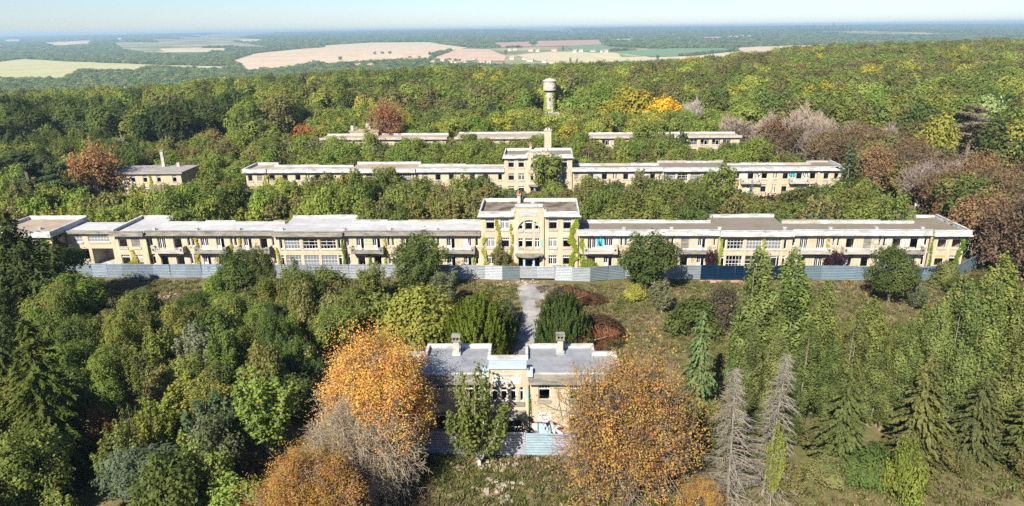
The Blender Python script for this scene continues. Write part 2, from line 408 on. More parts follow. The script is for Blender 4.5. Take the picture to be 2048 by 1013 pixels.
def window(parent, a, b, zb, zt, d, style, glazed=False, blind=False):
    wd, h = b - a, zt - zb
    o = link('window', window_mesh(wd, h, style), parent, (a, d + .14, zb))
    if glazed:
        gz = h if style in ('grid', 'casement') else .5
        link('pane', pane_mesh(wd, gz), o, (0, 0, h - gz))
    if style in ('hole', 'sash') and wd > 1 and random.random() < .10:
        mb = MB(); k = random.random()
        for i in range(4):
            if random.random() < .85: mb.box(a + .04, b - .04, d + .08, d + .12, zb + (h - .5) * i / 4 + .02, zb + (h - .5) * (i + 1) / 4 - .01)
        mb.build('board', CONC if k < .5 else PALEC, parent)
    if blind:
        bh = blind if isinstance(blind, float) else .33
        mb = MB(); mb.box(a + .03, b - .03, d + .06, d + .11, zt - bh, zt - .01); mb.build('roller_blind', BLIND, parent)
class SillSet:
    """collects the boxes of one wall and links each as a sill of its own"""
    def __init__(s): s.b = []
    def box(s, *k): s.b.append(k)
    def build(s, name, mat, parent):
        for k in s.b:
            m = MB(); m.box(*k); m.build(name, mat, parent)
    @property
    def v(s): return s.b
def sills(mb, a, b, zb, d, drop=.42, mi=0): mb.box(a - .06, b + .06, d - .12, d + .05, zb - drop, zb - .005)

def interior(parent, s0, s1, d0, depth, parts, zlev, col_rng):
    mb = MB()
    for z in zlev: mb.box(s0 + .02, s1 - .02, d0 + .36, depth - .02, z - .22, z)
    mb.build('floor_slab', PLASTER, parent)
    mb = MB()
    xs = [s0 + .02] + sorted(p for p in parts if s0 + .5 < p < s1 - .5) + [s1 - .02]
    back = d0 + 4.2
    for zi, z in enumerate(zlev[:-1]):
        z2 = zlev[zi + 1] - .222
        for a, b in zip(xs, xs[1:]):
            m = col_rng.choice([0, 0, 0, 1, 2], 1)[0]
            mb.box(a + .07, b - .07, back, back + .15, z + .002, z2, int(m))
        for x in xs[1:-1]: mb.box(x - .06, x + .06, d0 + .4, back + .12, z + .002, z2, 0)
    mb.build('partition_wall', [PLASTER, MAROON, PALEC], parent)

def cornice(parent, s0, s1, d, zs, mat, front=.9, h=.92, endl=False, endr=False):
    mb = MB(); x0 = s0 - (.75 if endl else 0); x1 = s1 + (.75 if endr else 0)
    mb.box(x0, x1, d - front, d + .32, zs, zs + .14)
    mb.box(x0 + (.2 if endl else 0), x1 - (.2 if endr else 0), d - front + .2, d - front + .5, zs + .142, zs + h)
    mb.box(x0 + (.12 if endl else 0), x1 - (.12 if endr else 0), d - front + .12, d - front + .58, zs + h + .002, zs + h + .09)
    return mb.build('cornice', mat, parent)

def balcony(parent, a, b, d, z, mat=CONC, rail=True):
    mb = MB(); f = d - 1.3
    mb.box(a, b, f, d - .003, z - .16, z)
    mb.box(a + .78, b - .78, f, f + .1, z + .002, z + .55)
    for x0, x1 in ((a, a + .75), (b - .75, b)):
        mb.box(x0, x1, f - .06, f + .12, z - .2, z + 1.05)
        xs = x0 if x0 == a else x1 - .12
        mb.box(xs, xs + .12, f + .125, d - .003, z + .002, z + 1.02)
    mb.box(a + .05, b - .05, f - .03, f - .002, z - .16, z - .02)
    o = mb.build('balcony', mat, parent)
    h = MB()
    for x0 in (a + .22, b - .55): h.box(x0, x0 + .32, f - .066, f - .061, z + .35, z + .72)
    h.build('painted_opening', DARKMETAL, o)  # flat dark plates, the shade inside the pier holes put into colour
    if rail:
        r = MB(); r.box(a + .76, b - .76, f + .03, f + .07, z + .86, z + .91); r.box(a + .76, b - .76, f + .03, f + .07, z + .68, z + .72)
        for i in range(6):
            x = a + .9 + (b - a - 1.8) * i / 5; r.box(x - .02, x + .02, f + .035, f + .065, z + .55, z + .86)
        r.build('railing', simple('painted_rail', (.55, .58, .58), .6) if 'painted_rail' not in bpy.data.materials else bpy.data.materials['painted_rail'], o)

def graffiti(parent, txt, s, d, z, size, mat, name='graffiti', squeeze=1.0, tilt=0.0, shear=0.0):
    c = bpy.data.curves.new('letters', 'FONT'); c.body = txt; c.size = size; c.align_x = 'CENTER'; c.align_y = 'CENTER'; c.resolution_u = 2; c.shear = shear; c.offset = .03 * size; c.extrude = .003
    tmp = bpy.data.objects.new('letters', c); me = bpy.data.meshes.new_from_object(tmp); bpy.data.objects.remove(tmp); bpy.data.curves.remove(c)
    me.materials.clear(); me.materials.append(mat)
    return link(name, me, parent, (s, d - .012, z), (R(90), tilt, 0), (squeeze, 1, 1))
def scrawl(parent, s0, s1, z0, z1, d, mat, seed, n=5, wdt=.09, fill=None):
    """loose loops of spray paint on a wall"""
    r = random.Random(seed); mb = MB(); wds = s1 - s0; off = .006
    if fill is not None:
        k = 14; pts = []
        for i in range(k):
            t = 2 * math.pi * i / k; q = .8 + .2 * r.random()
            pts.append(((s0 + s1) / 2 + wds / 2 * q * max(-1, min(1, 1.35 * math.cos(t))), d - off, (z0 + z1) / 2 + (z1 - z0) / 2 * q * max(-1, min(1, 1.35 * math.sin(t)))))
        mb.poly(pts, 1); off += .006
    for i in range(n):
        cx = s0 + wds * (i + .5) / n; rx = wds / n * .55; rz = (z1 - z0) * .42; p0 = r.random() * 6.3; pts = []
        fr = r.choice([1, 1.5, 2]); ph = r.random() * 3
        for j in range(15):
            t = p0 + j / 14 * 4.6
            pts.append((cx + rx * math.cos(t), (z0 + z1) / 2 + rz * math.sin(fr * t + ph)))
        for a, b in zip(pts, pts[1:]):
            dx, dz = b[0] - a[0], b[1] - a[1]; L = math.hypot(dx, dz) or 1; nx, nz = -dz / L * wdt / 2, dx / L * wdt / 2
            off += .00004
            mb.quad((a[0] - nx, d - off, a[1] - nz), (b[0] - nx, d - off, b[1] - nz), (b[0] + nx, d - off, b[1] + nz), (a[0] + nx, d - off, a[1] + nz), 0)
    return mb.build('graffiti', [mat, fill or mat], parent)

def pick(r, pairs):
    x = r.random(); acc = 0
    for p, v in pairs:
        acc += p
        if x < acc: return v
    return pairs[-1][1]
UP = [(.28, 'hole'), (.27, 'door'), (.25, 'halfdoor'), (.2, 'casement')]
LOW = [(.55, 'hole'), (.25, 'halfdoor'), (.2, 'casement')]

def wing(parent, side, sections, rnd, nrng, white, roofmat, frontwhite, balc, depth_back, zr=6.9):
    """sections: (s0, s1, d, kind_openings, back depth); openings: ('W'|'N'|'G'|'E', a, b)"""
    for (s0, s1, d, ops, back, first, last) in sections:
        L = []
        for k, a, b in ops:
            if k == 'W': L.append((k, a, b, 3.86 if balc else 4.7, 6.6, .62 if balc else 1.3, 3.28))
            elif k == 'N': L.append((k, a, b, 4.72, 6.6, 1.2, 3.2))
            elif k == 'G': L.append((k, a, b, 4.3, 6.5, .75, 3.15))
            elif k == 'g': L.append((k, a, b, 4.3, 6.5, .75, 3.15))
            else: L.append((k, a, b, 4.72, 6.6, 1.35, 3.2))
        mir = lambda a, b: (a, b) if side > 0 else (-b, -a)
        S0, S1 = mir(s0, s1)
        holes = []
        for k, a, b, z1, z2, z3, z4 in L:
            A, B = mir(a, b); holes += [(A, B, z1, z2), (A, B, z3, z4)]
        mb = MB(); wall(mb, S0, S1, d, 0, zr, holes)
        o = mb.build('front_wall', STUCCO, parent)
        sm = SillSet()
        for k, a, b, z1, z2, z3, z4 in L:
            A, B = mir(a, b)
            if k in 'NE': sills(sm, A, B, z1, d, .42 if k == 'E' else .3); sills(sm, A, B, z3, d, .3)
            if k == 'W' and not balc: sills(sm, A, B, z1, d, .3); sills(sm, A, B, z3, d, .3)
            if k in 'Gg': sm.box(A - .05, B + .05, d - .1, d + .04, z1 - .22, z1 - .004); sm.box(A - .05, B + .05, d - .1, d + .04, z3 - .2, z3 - .004)
            g = rnd.random() < .35
            if k == 'W':
                window(parent, A, B, z1, z2, d, pick(rnd, UP if balc else [(.7, 'hole'), (.3, 'sash')]), g, rnd.random() < .32); window(parent, A, B, z3, z4, d, pick(rnd, LOW), False, rnd.random() < .25)
            elif k == 'N' or k == 'g':
                window(parent, A, B, z1, z2, d, 'narrow', g); window(parent, A, B, z3, z4, d, 'narrow', g)
            elif k == 'G':
                window(parent, A, B, z1, z2, d, pick(rnd, [(.6, 'grid'), (.4, 'gridbroken')]), rnd.random() < .6, .25 if rnd.random() < .4 else False); window(parent, A, B, z3, z4, d, pick(rnd, [(.55, 'grid'), (.2, 'gridbroken'), (.25, 'doorframe')]), g)
            else:
                window(parent, A, B, z1, z2, d, 'hole', g); window(parent, A, B, z3, z4, d, 'hole', g, rnd.random() < .2)
        if sm.v: sm.build('window_sill', PALEC, parent)
        parts = []
        ws = [(a + b) / 2 for k, a, b, *_ in L if k in 'WGE']
        mids = [(a + b) / 2 for a, b in zip(ws, ws[1:])]
        parts = [m if side > 0 else -m for m in mids]
        interior(parent, S0, S1, d, back - .35, parts, [.12, 3.72, zr + .02], nrng)
        mb = MB(); mb.box(S0, S1, back - .35, back, 0, zr); mb.build('rear_wall', STUCCO, parent)
        # roof deck, cornice, rear parapet
        mb = MB(); mb.box(S0 - .001, S1 + .001, d + .05, back + .2, zr + .03, zr + .42); mb.build('roof', roofmat, parent)
        e = (last if side > 0 else first, last if side > 0 else first)
        cornice(parent, S0, S1, d, zr + (.0 if not last else .06), white, endl=(last and side < 0), endr=(last and side > 0), h=.95 if frontwhite else .8)
        q0 = S0
        while q0 < S1 - .01:
            q1 = min(S1, q0 + rnd.uniform(3.5, 8.0)); q1 = S1 if S1 - q1 < 1.5 else q1; hz = rnd.choice([.92, .98, 1.0, .8]); mb = MB()
            mb.box(q0, q1 - .02, back - .1, back + .28, zr + .43, zr + hz); mb.box(q0, q1 - .02, back - .16, back + .34, zr + hz + .002, zr + hz + .07); mb.build('rear_parapet', WHITE if rnd.random() < .75 else PALEC, parent); q0 = q1
        if last:
            x = S1 if side > 0 else S0; sg = 1 if side > 0 else -1
            mb = MB(); mb.box(x - .35 * sg, x - .004 * sg, d + .36, back - .36, 0, zr); mb.build('end_wall', STUCCO, parent)
            mb = MB(); mb.box(x, x + .75 * sg, d - .1, back + .3, zr + .06, zr + .2); mb.box(x + .25 * sg, x + .55 * sg, d + .35, back + .3, zr + .205, zr + .95); mb.box(x + .18 * sg, x + .62 * sg, d + .35, back + .3, zr + .952, zr + 1.03)
            mb.build('end_cornice', white if frontwhite else WHITE, parent)
        # step faces between sections of different back depth
    return

def vents(parent, xs, d, z=7.32):
    for x in xs:
        mb = MB(); mb.box(x - .26, x + .26, d - .22, d + .22, z, z + .38); mb.box(x - .33, x + .33, d - .29, d + .29, z + .382, z + .45); mb.build('roof_vent', WHITE, parent)

def leafsheet(name, parent, mask, bbox, d, n, mat_color, rnd, label=None, cat=None, size=.2, depth=.22, group=None):
    pass

def tower(parent, rnd, nrng, W, roofmat, chim=True, plates=('PAVILLON', 'DE CURE'), arch=True):
    zr = 10.45; d = -.5; dc = -.85; back = 8.5
    Ws = [(-7.7, -6.15), (-5.1, -3.55), (3.45, 4.98), (6.0, 7.48)]
    holes = []
    for a, b in Ws: holes += [(a, b, 8.1, 9.83), (a, b, 4.72, 6.46), (a, b, 1.4, 3.15)]
    for s0, s1 in ((-W, -2.7), (2.62, W)):
        mb = MB(); wall(mb, s0, s1, d, 0, zr, [h for h in holes if s0 < h[0] < s1]); mb.build('front_wall', STUCCO, parent)
    sm = SillSet()
    for a, b in Ws:
        for z1, z2 in ((8.1, 9.83), (4.72, 6.46), (1.4, 3.15)):
            sills(sm, a, b, z1, d, .42); window(parent, a, b, z1, z2, d, pick(rnd, [(.65, 'hole'), (.35, 'casement')]), rnd.random() < .35)
    # centre bay
    Cs = [(-1.95, -1.1), (-.72, .62), (1.0, 1.85)]
    ch = [(a, b, 4.72, 6.46) for a, b in Cs] + [(a, b, .35, 3.05) for a, b in Cs]
    mb = MB()
    wall(mb, -2.7, 2.62, dc, 0, 8.0, ch, th=.7)
    # arch zone z 8.0..zr built from wedge columns round a half-round opening radius 2.0
    ctr, rad, z0, z1 = -.04, 1.98, 8.0, 12.15
    k = 24; pts = [(ctr - rad * math.cos(math.pi * i / k), z0 + rad * .92 * math.sin(math.pi * i / k)) for i in range(k + 1)]
    f, b_ = dc, dc + .7
    for x0, x1 in ((-2.7, pts[0][0]), (pts[-1][0], 2.62)): mb.box(x0, x1, f, b_, z0 + .001, z1)
    for (xa, za), (xb, zb) in zip(pts, pts[1:]):
        mb.quad((xa, f, za), (xb, f, zb), (xb, f, z1), (xa, f, z1)); mb.quad((xb, b_, zb), (xa, b_, za), (xa, b_, z1), (xb, b_, z1)); mb.quad((xa, b_, za), (xb, b_, zb), (xb, f, zb), (xa, f, za))
    mb.quad((-2.7, f, z1), (2.62, f, z1), (2.62, b_, z1), (-2.7, b_, z1))
    mb.build('gable_wall', STUCCO, parent)
    mb = MB()
    for x in (-.92, .8): mb.box(x - .17, x + .17, dc + .12, dc + .5, 8.0, 9.72)
    mb.build('mullion', STUCCO, parent)
    window(parent, -.72, .6, 8.02, 9.75, dc + .2, 'casement' if not arch else 'hole')
    window(parent, -1.85, -1.12, 8.02, 9.1, dc + .2, 'narrow'); window(parent, 1.0, 1.75, 8.02, 9.1, dc + .2, 'narrow')
    sm.box(-2.0, -1.05, dc - .12, dc + .3, 7.55, 7.99); sm.box(-.76, .66, dc - .12, dc + .3, 7.55, 7.99); sm.box(.96, 1.9, dc - .12, dc + .3, 7.55, 7.99)
    for i, (a, b) in enumerate(Cs): window(parent, a, b, 4.72, 6.46, dc, ['hole', 'hole', 'casement'][i]); sills(sm, a, b, 4.72, dc, .4)
    sm.build('window_sill', PALEC, parent)
    mb = MB()
    for a, b in Cs: mb.box(a - .1, b + .1, dc - .03, dc - .002, 6.75, 7.4)
    mb.build('wall_panel', PALEC, parent)
    # gable coping and shoulders
    mb = MB(); mb.box(-2.5, 2.42, dc - .2, dc + .9, z1 + .003, z1 + .4)
    mb.box(-3.15, -2.45, dc - .12, dc + .8, 11.25, 11.7); mb.box(2.37, 3.05, dc - .12, dc + .8, 11.25, 11.7); mb.build('gable_coping', WHITE, parent)
    mb = MB(); mb.box(-3.05, -2.702, dc + .02, dc + .68, zr, 11.248); mb.box(2.622, 2.95, dc + .02, dc + .68, zr, 11.248); mb.build('gable_shoulder', STUCCO, parent)
    mb = MB(); mb.box(-1.45, 1.35, dc - .07, dc - .002, 11.2, 11.72); mb.box(-1.45, 1.35, dc - .07, dc - .002, 10.45, 11.12); pl = mb.build('inscription_panel', WHITE, parent)
    for tx, z, sz in ((plates[0], 11.46, .44), (plates[1], 10.78, .5)): graffiti(pl, tx, -.05, dc - .07, z, sz, PALEC, 'lettering')
    # canopy, columns and door
    mb = MB(); n = 12
    pts = [(-2.5, dc - .002), (-2.5, dc - .9)] + [(-2.2 + 4.3 * i / n, dc - .9 - 1.0 * math.sin(math.pi * i / n) ** .6) for i in range(n + 1)] + [(2.4, dc - .9), (2.4, dc - .002)]
    mb.prism(pts, 3.35, 3.62); mb.build('canopy', CONC, parent)
    mb = MB()
    for x in (-.92, .8): mb.box(x - .17, x + .17, dc - 1.0, dc - .7, .3, 3.34)
    mb.build('column', BLUE, parent)
    mb = MB(); mb.box(-2.6, 2.5, dc - 1.6, dc - .002, 0, .28); mb.build('door_step', CONC, parent)
    mb = MB()
    mb.box(-.72, -.62, dc + .3, dc + .4, .36, 3.0); mb.box(.52, .62, dc + .3, dc + .4, .36, 3.0); mb.box(-.6, .5, dc + .3, dc + .4, 2.4, 2.5); mb.build('door_frame', FRAME, parent)
    # sides, rear, floors
    for xa, xb in ((-W, -W + .35), (W - .35, W)):
        mb = MB(); mb.box(xa, xb, d + .36, back, 0, zr); mb.build('side_wall', STUCCO, parent)
    mb = MB(); mb.box(-W + .36, W - .36, back - .35, back, 0, zr); mb.build('rear_wall', STUCCO, parent)
    interior(parent, -W + .36, W - .36, d, back - .4, [-5.6, -2.9, 2.8, 5.5], [.12, 3.6, 7.1, zr + .02], nrng)
    mb = MB(); mb.box(-W - .2, W + .2, d + .1, back + .2, zr + .03, zr + .35); mb.build('roof', roofmat, parent)
    mb = MB()
    for s0, s1, el, er in ((-W, -2.702, True, False), (2.622, W, False, True)):
        x0 = s0 - (.45 if el else 0); x1 = s1 + (.45 if er else 0)
        mb.box(x0, x1, d - .75, d + .3, zr, zr + .13); mb.box(x0 + (.3 if el else 0), x1 - (.3 if er else 0), d - .5, d - .15, zr + .132, zr + .95)
    for sg in (-1, 1):
        x = sg * (W + .02); mb.box(x, x + .42 * sg, d + .302, back + .5, zr, zr + .13); mb.box(x - .15 * sg, x + .12 * sg, d - .14, back + .1, zr + .36, zr + .95)
    mb.box(-W - .15, W + .15, back + .102, back + .42, zr + .36, zr + .98)
    mb.build('cornice', WHITE, parent)
    if chim:
        mb = MB(); mb.box(-2.35, -1.75, 7.4, 8.3, zr + .352, zr + 1.9); o = mb.build('chimney', PALEC, parent)
        mb = MB(); mb.box(-2.5, -1.6, 7.3, 8.4, zr + 1.902, zr + 2.15); mb.box(-2.3, -2.05, 7.5, 7.9, zr + 2.152, zr + 2.6); mb.build('chimney_cap', BRICK, o)
        mb = MB(); mb.box(.3, .9, 4.4, 5.0, zr + .352, zr + 1.5); mb.build('roof_vent', WHITE, parent)

# ---- pavilion 1 (front)
def sec1():
    A = [('N', 9.2, 9.75), ('W', 10.45, 11.95), ('W', 13.4, 14.95), ('N', 16.25, 16.7), ('N', 17.05, 17.5), ('W', 18.75, 20.15), ('W', 21.75, 23.25), ('N', 24.5, 24.95), ('N', 25.3, 25.75), ('W', 27, 28.45), ('W', 30, 31.4), ('N', 32.75, 33.15)]
    Pj = [('g', 34.15, 34.75), ('G', 35.0, 37.9), ('G', 38.35, 41.1), ('G', 41.65, 44.45), ('g', 44.85, 45.4)]
    B = [('N', 46.55, 47.0), ('W', 47.85, 49.25), ('W', 50.75, 52.2), ('N', 53.5, 54.0), ('N', 54.3, 54.75), ('W', 55.85, 57.35), ('W', 58.85, 60.25), ('N', 61.45, 61.95), ('N', 62.25, 62.75), ('W', 63.85, 65.4), ('W', 66.9, 68.35), ('N', 69.3, 69.85)]
    En = [('E', 71.3, 72.9), ('E', 73.75, 75.35)]
    return [(8.7, 33.5, 0, A, 6.0, True, False), (33.5, 46.3, -.6, Pj, 9.9, False, False), (46.3, 70.1, 0, B, 5.6, False, False), (70.1, 75.9, -.6, En, 9.6, False, True)]
pav1 = empty('sanatorium_pavilion', (P1[0], P1[1], 0), -TH)
prop(pav1, 'long two storey cream front pavilion with arched central tower, behind the long tin fence', 'building', 'derelict flat roofed pavilions')
r1 = random.Random(11); n1 = np.random.default_rng(3)
wing(pav1, 1, sec1(), r1, n1, WHITE, GRAVEL, True, True, 6); wing(pav1, -1, sec1(), r1, n1, CONC, MEMB, False, True, 6)
tower(pav1, r1, n1, 8.7, MOSSROOF, True, ('PAVILLON', 'INSSERAT'))
for sg in (1, -1):
    for a, b in ((9.75, 15.7), (18.0, 24.0), (26.3, 32.2), (47.1, 53.0), (55.1, 61.0), (63.1, 69.0)):
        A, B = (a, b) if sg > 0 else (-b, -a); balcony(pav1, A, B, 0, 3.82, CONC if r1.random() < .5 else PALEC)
    vents(pav1, [sg * x for x in (17, 25.5, 34, 45.5, 53.5, 61.5, 69.5)], 1.6)
def pavgraf():
    scrawl(pav1, 12.0, 13.35, 4.55, 6.55, 0, INK, 3, 3, .12, CYAN)
    for ch, s, z, sz, m in (('B', 15.45, 5.7, 1.5, SILVER), ('A', 17.9, 5.7, 1.5, SILVER), ('C', 60.9, 5.5, 1.9, GREYT), ('E', 63.2, 5.5, 1.9, SILVER), ('n', 66.1, 5.5, 2.6, SILVER), ('K', 68.85, 5.5, 1.8, WHITEP)): graffiti(pav1, ch, s, 0, z, sz, m)
    for ch, s, z, sz in (('n', 66.18, 5.55, 2.6), ('E', 63.12, 5.55, 1.9), ('K', 68.78, 5.55, 1.8)): pass
    scrawl(pav1, 49.4, 50.6, 5.5, 6.0, 0, paint('faded_orange_paint', (.5, .24, .12)), 9, 3, .08)
    scrawl(pav1, 29.0, 29.8, 5.2, 5.8, 0, PURPLE, 4, 3, .06)
    scrawl(pav1, -12.05, -11.98 + 1.0, 4.0, 6.2, 0, SILVER, 5, 2, .12, PURPLE)
    scrawl(pav1, -29.9, -28.7, 5.5, 5.9, 0, GREENP, 6, 3, .1); scrawl(pav1, -29.9, -28.7, 4.95, 5.2, 0, PINK, 7, 3, .09)
    scrawl(pav1, 1.95, 2.5, 4.7, 6.2, -.85, WHITEP, 8, 1, .1, GREENP)
    scrawl(pav1, -2.6, -2.1, 4.1, 5.4, -.85, PURPLE, 10, 1, .12)
    scrawl(pav1, 3.4, 4.3, 3.5, 4.1, -.5, WHITEP, 12, 2, .12)
    scrawl(pav1, 29.1, 29.8, 1.6, 2.6, 0, INK, 13, 1, .06); scrawl(pav1, 11.98, 13.38, .1, 1.0, 0, PALEC, 14, 2, .08)
pavgraf()

# ---- the garage link and left block
lk = empty('garage_link', at(P1, -81.9, 2.6), -TH); prop(lk, 'low cream link building with wide open garage beside the front pavilion', 'building')
mb = MB(); wall(mb, -5.4, 5.8, 0, 0, 6.6, [(-4.3, -2.4, 4.7, 6.2), (-1.3, 2.8, 4.7, 6.2), (-4.0, -1.6, 1.2, 3.3), (-1.0, 3.1, 0, 3.4), (4.0, 4.3, 1.6, 3.2)]); mb.build('front_wall', STUCCO, lk)
for a, b in ((-4.3, -2.4), (-1.3, 2.8)):
    window(lk, a, b, 4.7, 6.2, 0, 'grid', True); mb = SillSet(); sills(mb, a, b, 4.7, 0, .35); mb.build('window_sill', PALEC, lk)
mb = MB(); mb.box(-5.4, 5.8, 5.2, 5.5, 0, 6.6); mb.build('rear_wall', STUCCO, lk)
interior(lk, -5.4, 5.8, 0, 5.1, [-1.3, 3.4], [.05, 3.7, 6.62], n1)
mb = MB(); mb.box(-5.45, 5.85, -.35, 5.7, 6.63, 6.95); mb.build('roof', MEMB, lk)
mb = MB(); mb.box(-5.4, 5.8, -.75, -.352, 6.45, 7.05); mb.build('cornice', CONC, lk)
lb = empty('end_block', at(P1, -93.1, -1.0), -TH); prop(lb, 'square two storey cream block with brown flat roof beyond the garage link', 'building')
mb = MB(); wall(mb, -5.5, 5.5, 0, 0, 6.9, [(2.5, 4.1, 4.7, 6.5), (-.9, .7, 4.7, 6.5), (2.5, 4.1, 1.3, 3.2), (-.9, .7, 1.3, 3.2)]); mb.build('front_wall', STUCCO, lb)
for a in (2.5, -.9):
    window(lb, a, a + 1.6, 4.7, 6.5, 0, 'hole', True); mb = SillSet(); sills(mb, a, a + 1.6, 4.7, 0, .42); mb.build('window_sill', PALEC, lb)
mb = SillSet(); mb.box(5.15, 5.5, .36, 10, 0, 6.9); mb.box(-5.5, -5.15, .36, 10, 0, 6.9); mb.build('side_wall', STUCCO, lb)
mb = MB(); mb.box(-5.14, 5.14, 9.65, 10, 0, 6.9); mb.build('rear_wall', STUCCO, lb)
interior(lb, -5.1, 5.1, 0, 9.6, [0, 3], [.1, 3.7, 6.92], n1)
mb = MB(); mb.box(-5.6, 5.6, .05, 10.2, 6.93, 7.3); mb.build('roof', PINKGRAVEL, lb)
mb = MB(); mb.box(-6.2, 6.2, -.9, .048, 6.9, 7.04); mb.box(-6.0, 6.0, -.7, -.35, 7.042, 7.95)
for sg in (-1, 1): mb.box(sg * 5.62, sg * 6.2, .05, 10.4, 6.9, 7.04); mb.box(sg * 5.7, sg * 6.0, -.348, 10.2, 7.042, 7.9)
mb.box(-5.8, 5.8, 10.21, 10.5, 7.0, 8.0); mb.build('cornice', WHITE, lb)
vents(lb, [1.5], 3.0)

# ---- pavilion 2 (middle)
def sec2():
    A = [('W', 9.3, 10.4), ('W', 12.85, 14.3), ('W', 16.35, 17.8), ('N', 19.2, 19.6), ('N', 19.9, 20.3), ('W', 21.85, 23.25), ('W', 25.3, 26.75), ('W', 28.7, 30.1), ('N', 31.1, 31.5)]
    Pj = [('g', 32.2, 32.6), ('G', 32.9, 35.2), ('G', 35.6, 38.2), ('G', 38.9, 41.4), ('G', 42.3, 44.85), ('G', 45.5, 48.1), ('g', 48.5, 49.0)]
    B = [('W', 50.1, 51.5), ('W', 53.5, 55.05), ('W', 57.0, 58.5), ('N', 59.9, 60.3), ('N', 60.55, 60.95), ('W', 62.3, 63.75), ('W', 65.7, 67.2), ('W', 69.1, 70.6)]
    En = [('E', 72.4, 73.75), ('E', 75.0, 76.2)]
    return [(8.7, 31.8, 0, A, 4.9, True, False), (31.8, 49.3, -.5, Pj, 8.6, False, False), (49.3, 70.95, 0, B, 4.9, False, False), (70.95, 76.7, -.4, En, 8.2, False, True)]
pav2 = empty('sanatorium_pavilion', (P2[0], P2[1], 0), -TH)
prop(pav2, 'long cream middle pavilion with square tower, half sunk in trees behind the front one', 'building', 'derelict flat roofed pavilions')
r2 = random.Random(5); n2 = np.random.default_rng(5)
wing(pav2, 1, sec2(), r2, n2, WHITE, GRAVEL, True, False, 5); wing(pav2, -1, sec2(), r2, n2, WHITE, PINKGRAVEL, True, False, 5)
tower(pav2, r2, n2, 8.7, GRAVEL, True, ('PAVILLON', 'INSSERAT'), False)
for sg in (1, -1):
    for a, b in ((51.7, 56.5), (63.9, 68.6)):
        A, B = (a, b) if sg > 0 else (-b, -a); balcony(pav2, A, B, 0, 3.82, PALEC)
for a, b, m, f, sd in ((27.0, 28.5, PURPLE, WHITEP, 21), (23.4, 25.1, PURPLE, None, 22), (55.2, 56.8, INK, WHITEP, 23), (51.7, 53.3, SILVER, WHITEP, 24), (64.0, 65.5, INK, CYAN, 25), (67.4, 68.9, INK, WHITEP, 26), (14.5, 16.1, BLUE, None, 27), (-48.3, -46.9, PINK, None, 28)):
    scrawl(pav2, a, b, 5.0, 6.3, 0, m, sd, 3, .13, f)
mb = MB(); mb.box(1.65, 3.5, 11.5, 13.2, 0, 15.6); ch2 = mb.build('chimney_stack', STUCCO, pav2)
mb = MB(); mb.box(1.5, 3.65, 11.35, 13.35, 15.602, 15.85); mb.box(1.9, 2.4, 11.8, 12.8, 15.852, 16.3); mb.box(2.7, 3.2, 11.8, 12.8, 15.852, 16.3); mb.build('chimney_cap', PALEC, ch2)

# ---- pavilion 3 (rear), two ranges
def rear(name, label, s0, s1, ops, depth, roofm):
    o = empty(name, at(P3, (s0 + s1) / 2, 0), -TH); c = (s0 + s1) / 2
    prop(o, label, 'building', 'derelict flat roofed pavilions')
    hs = []
    for a, b in ops: hs += [(a - c, b - c, 4.4, 6.2), (a - c, b - c, 1.0, 3.0)]
    mb = MB(); wall(mb, s0 - c, s1 - c, 0, 0, 6.8, hs); mb.build('front_wall', STUCCO, o)
    sm = SillSet()
    for a, b in ops:
        st = 'hole' if b - a < 2 else pick(r2, [(.5, 'gridbroken'), (.5, 'doorframe')])
        window(o, a - c, b - c, 4.4, 6.2, 0, st); window(o, a - c, b - c, 1.0, 3.0, 0, st); sills(sm, a - c, b - c, 4.4, 0, .3)
    sm.build('window_sill', PALEC, o)
    mb = MB(); mb.box(s0 - c, s1 - c, depth - .35, depth, 0, 6.8); mb.build('rear_wall', STUCCO, o)
    mb = MB(); mb.box(s0 - c, s0 - c + .35, .36, depth - .36, 0, 6.8); mb.box(s1 - c - .35, s1 - c, .36, depth - .36, 0, 6.8); mb.build('end_wall', STUCCO, o)
    interior(o, s0 - c + .4, s1 - c - .4, 0, depth - .4, [(a + b) / 2 - c for (x, a), (b, y) in zip(ops, ops[1:])][::2], [.1, 3.7, 6.82], n2)
    mb = MB(); mb.box(s0 - c - .3, s1 - c + .3, -.3, depth + .2, 6.83, 7.2); mb.build('roof', roofm, o)
    mb = MB(); mb.box(s0 - c - .5, s1 - c + .5, -.8, -.302, 6.8, 7.55); mb.build('cornice', PALEC, o)
    mb = MB(); mb.box(s0 - c, s1 - c, depth - .1, depth + .25, 7.202, 7.75); mb.build('rear_parapet', WHITE, o)
    return o
pa = rear('sanatorium_pavilion', 'left range of the ruined rear pavilion, pale roof showing above the trees', -77, -34.5, [(-75, -73.5), (-72, -70.5), (-64, -62.5), (-59.6, -58.6), (-52, -50.2), (-48.1, -46.2), (-45.7, -43.4), (-42.6, -41), (-39, -37.5)], 7.5, PINKGRAVEL)
mb = MB(); mb.box(-13, -3, 6, 12, 0, 8.6); mb.build('raised_block', STUCCO, pa)
mb = MB(); mb.box(-13.3, -2.7, 5.7, 12.3, 8.602, 8.9); mb.build('raised_roof', PINKGRAVEL, pa)
mb = MB(); mb.box(-12.6, -11.6, 6.3, 7.3, 8.902, 10.6); mb.box(-8.2, -6.6, 10, 11.2, 8.902, 10.8); mb.build('chimney', PALEC, pa)
pb = rear('sanatorium_pavilion', 'short range of the rear pavilion behind the tower of the middle pavilion', -31, -1, [(-29, -27.6), (-25.5, -24), (-21, -19.6), (-15.9, -14.3), (-12.2, -10.6), (-8.6, -7), (-5, -3.6)], 9.5, PINKGRAVEL)
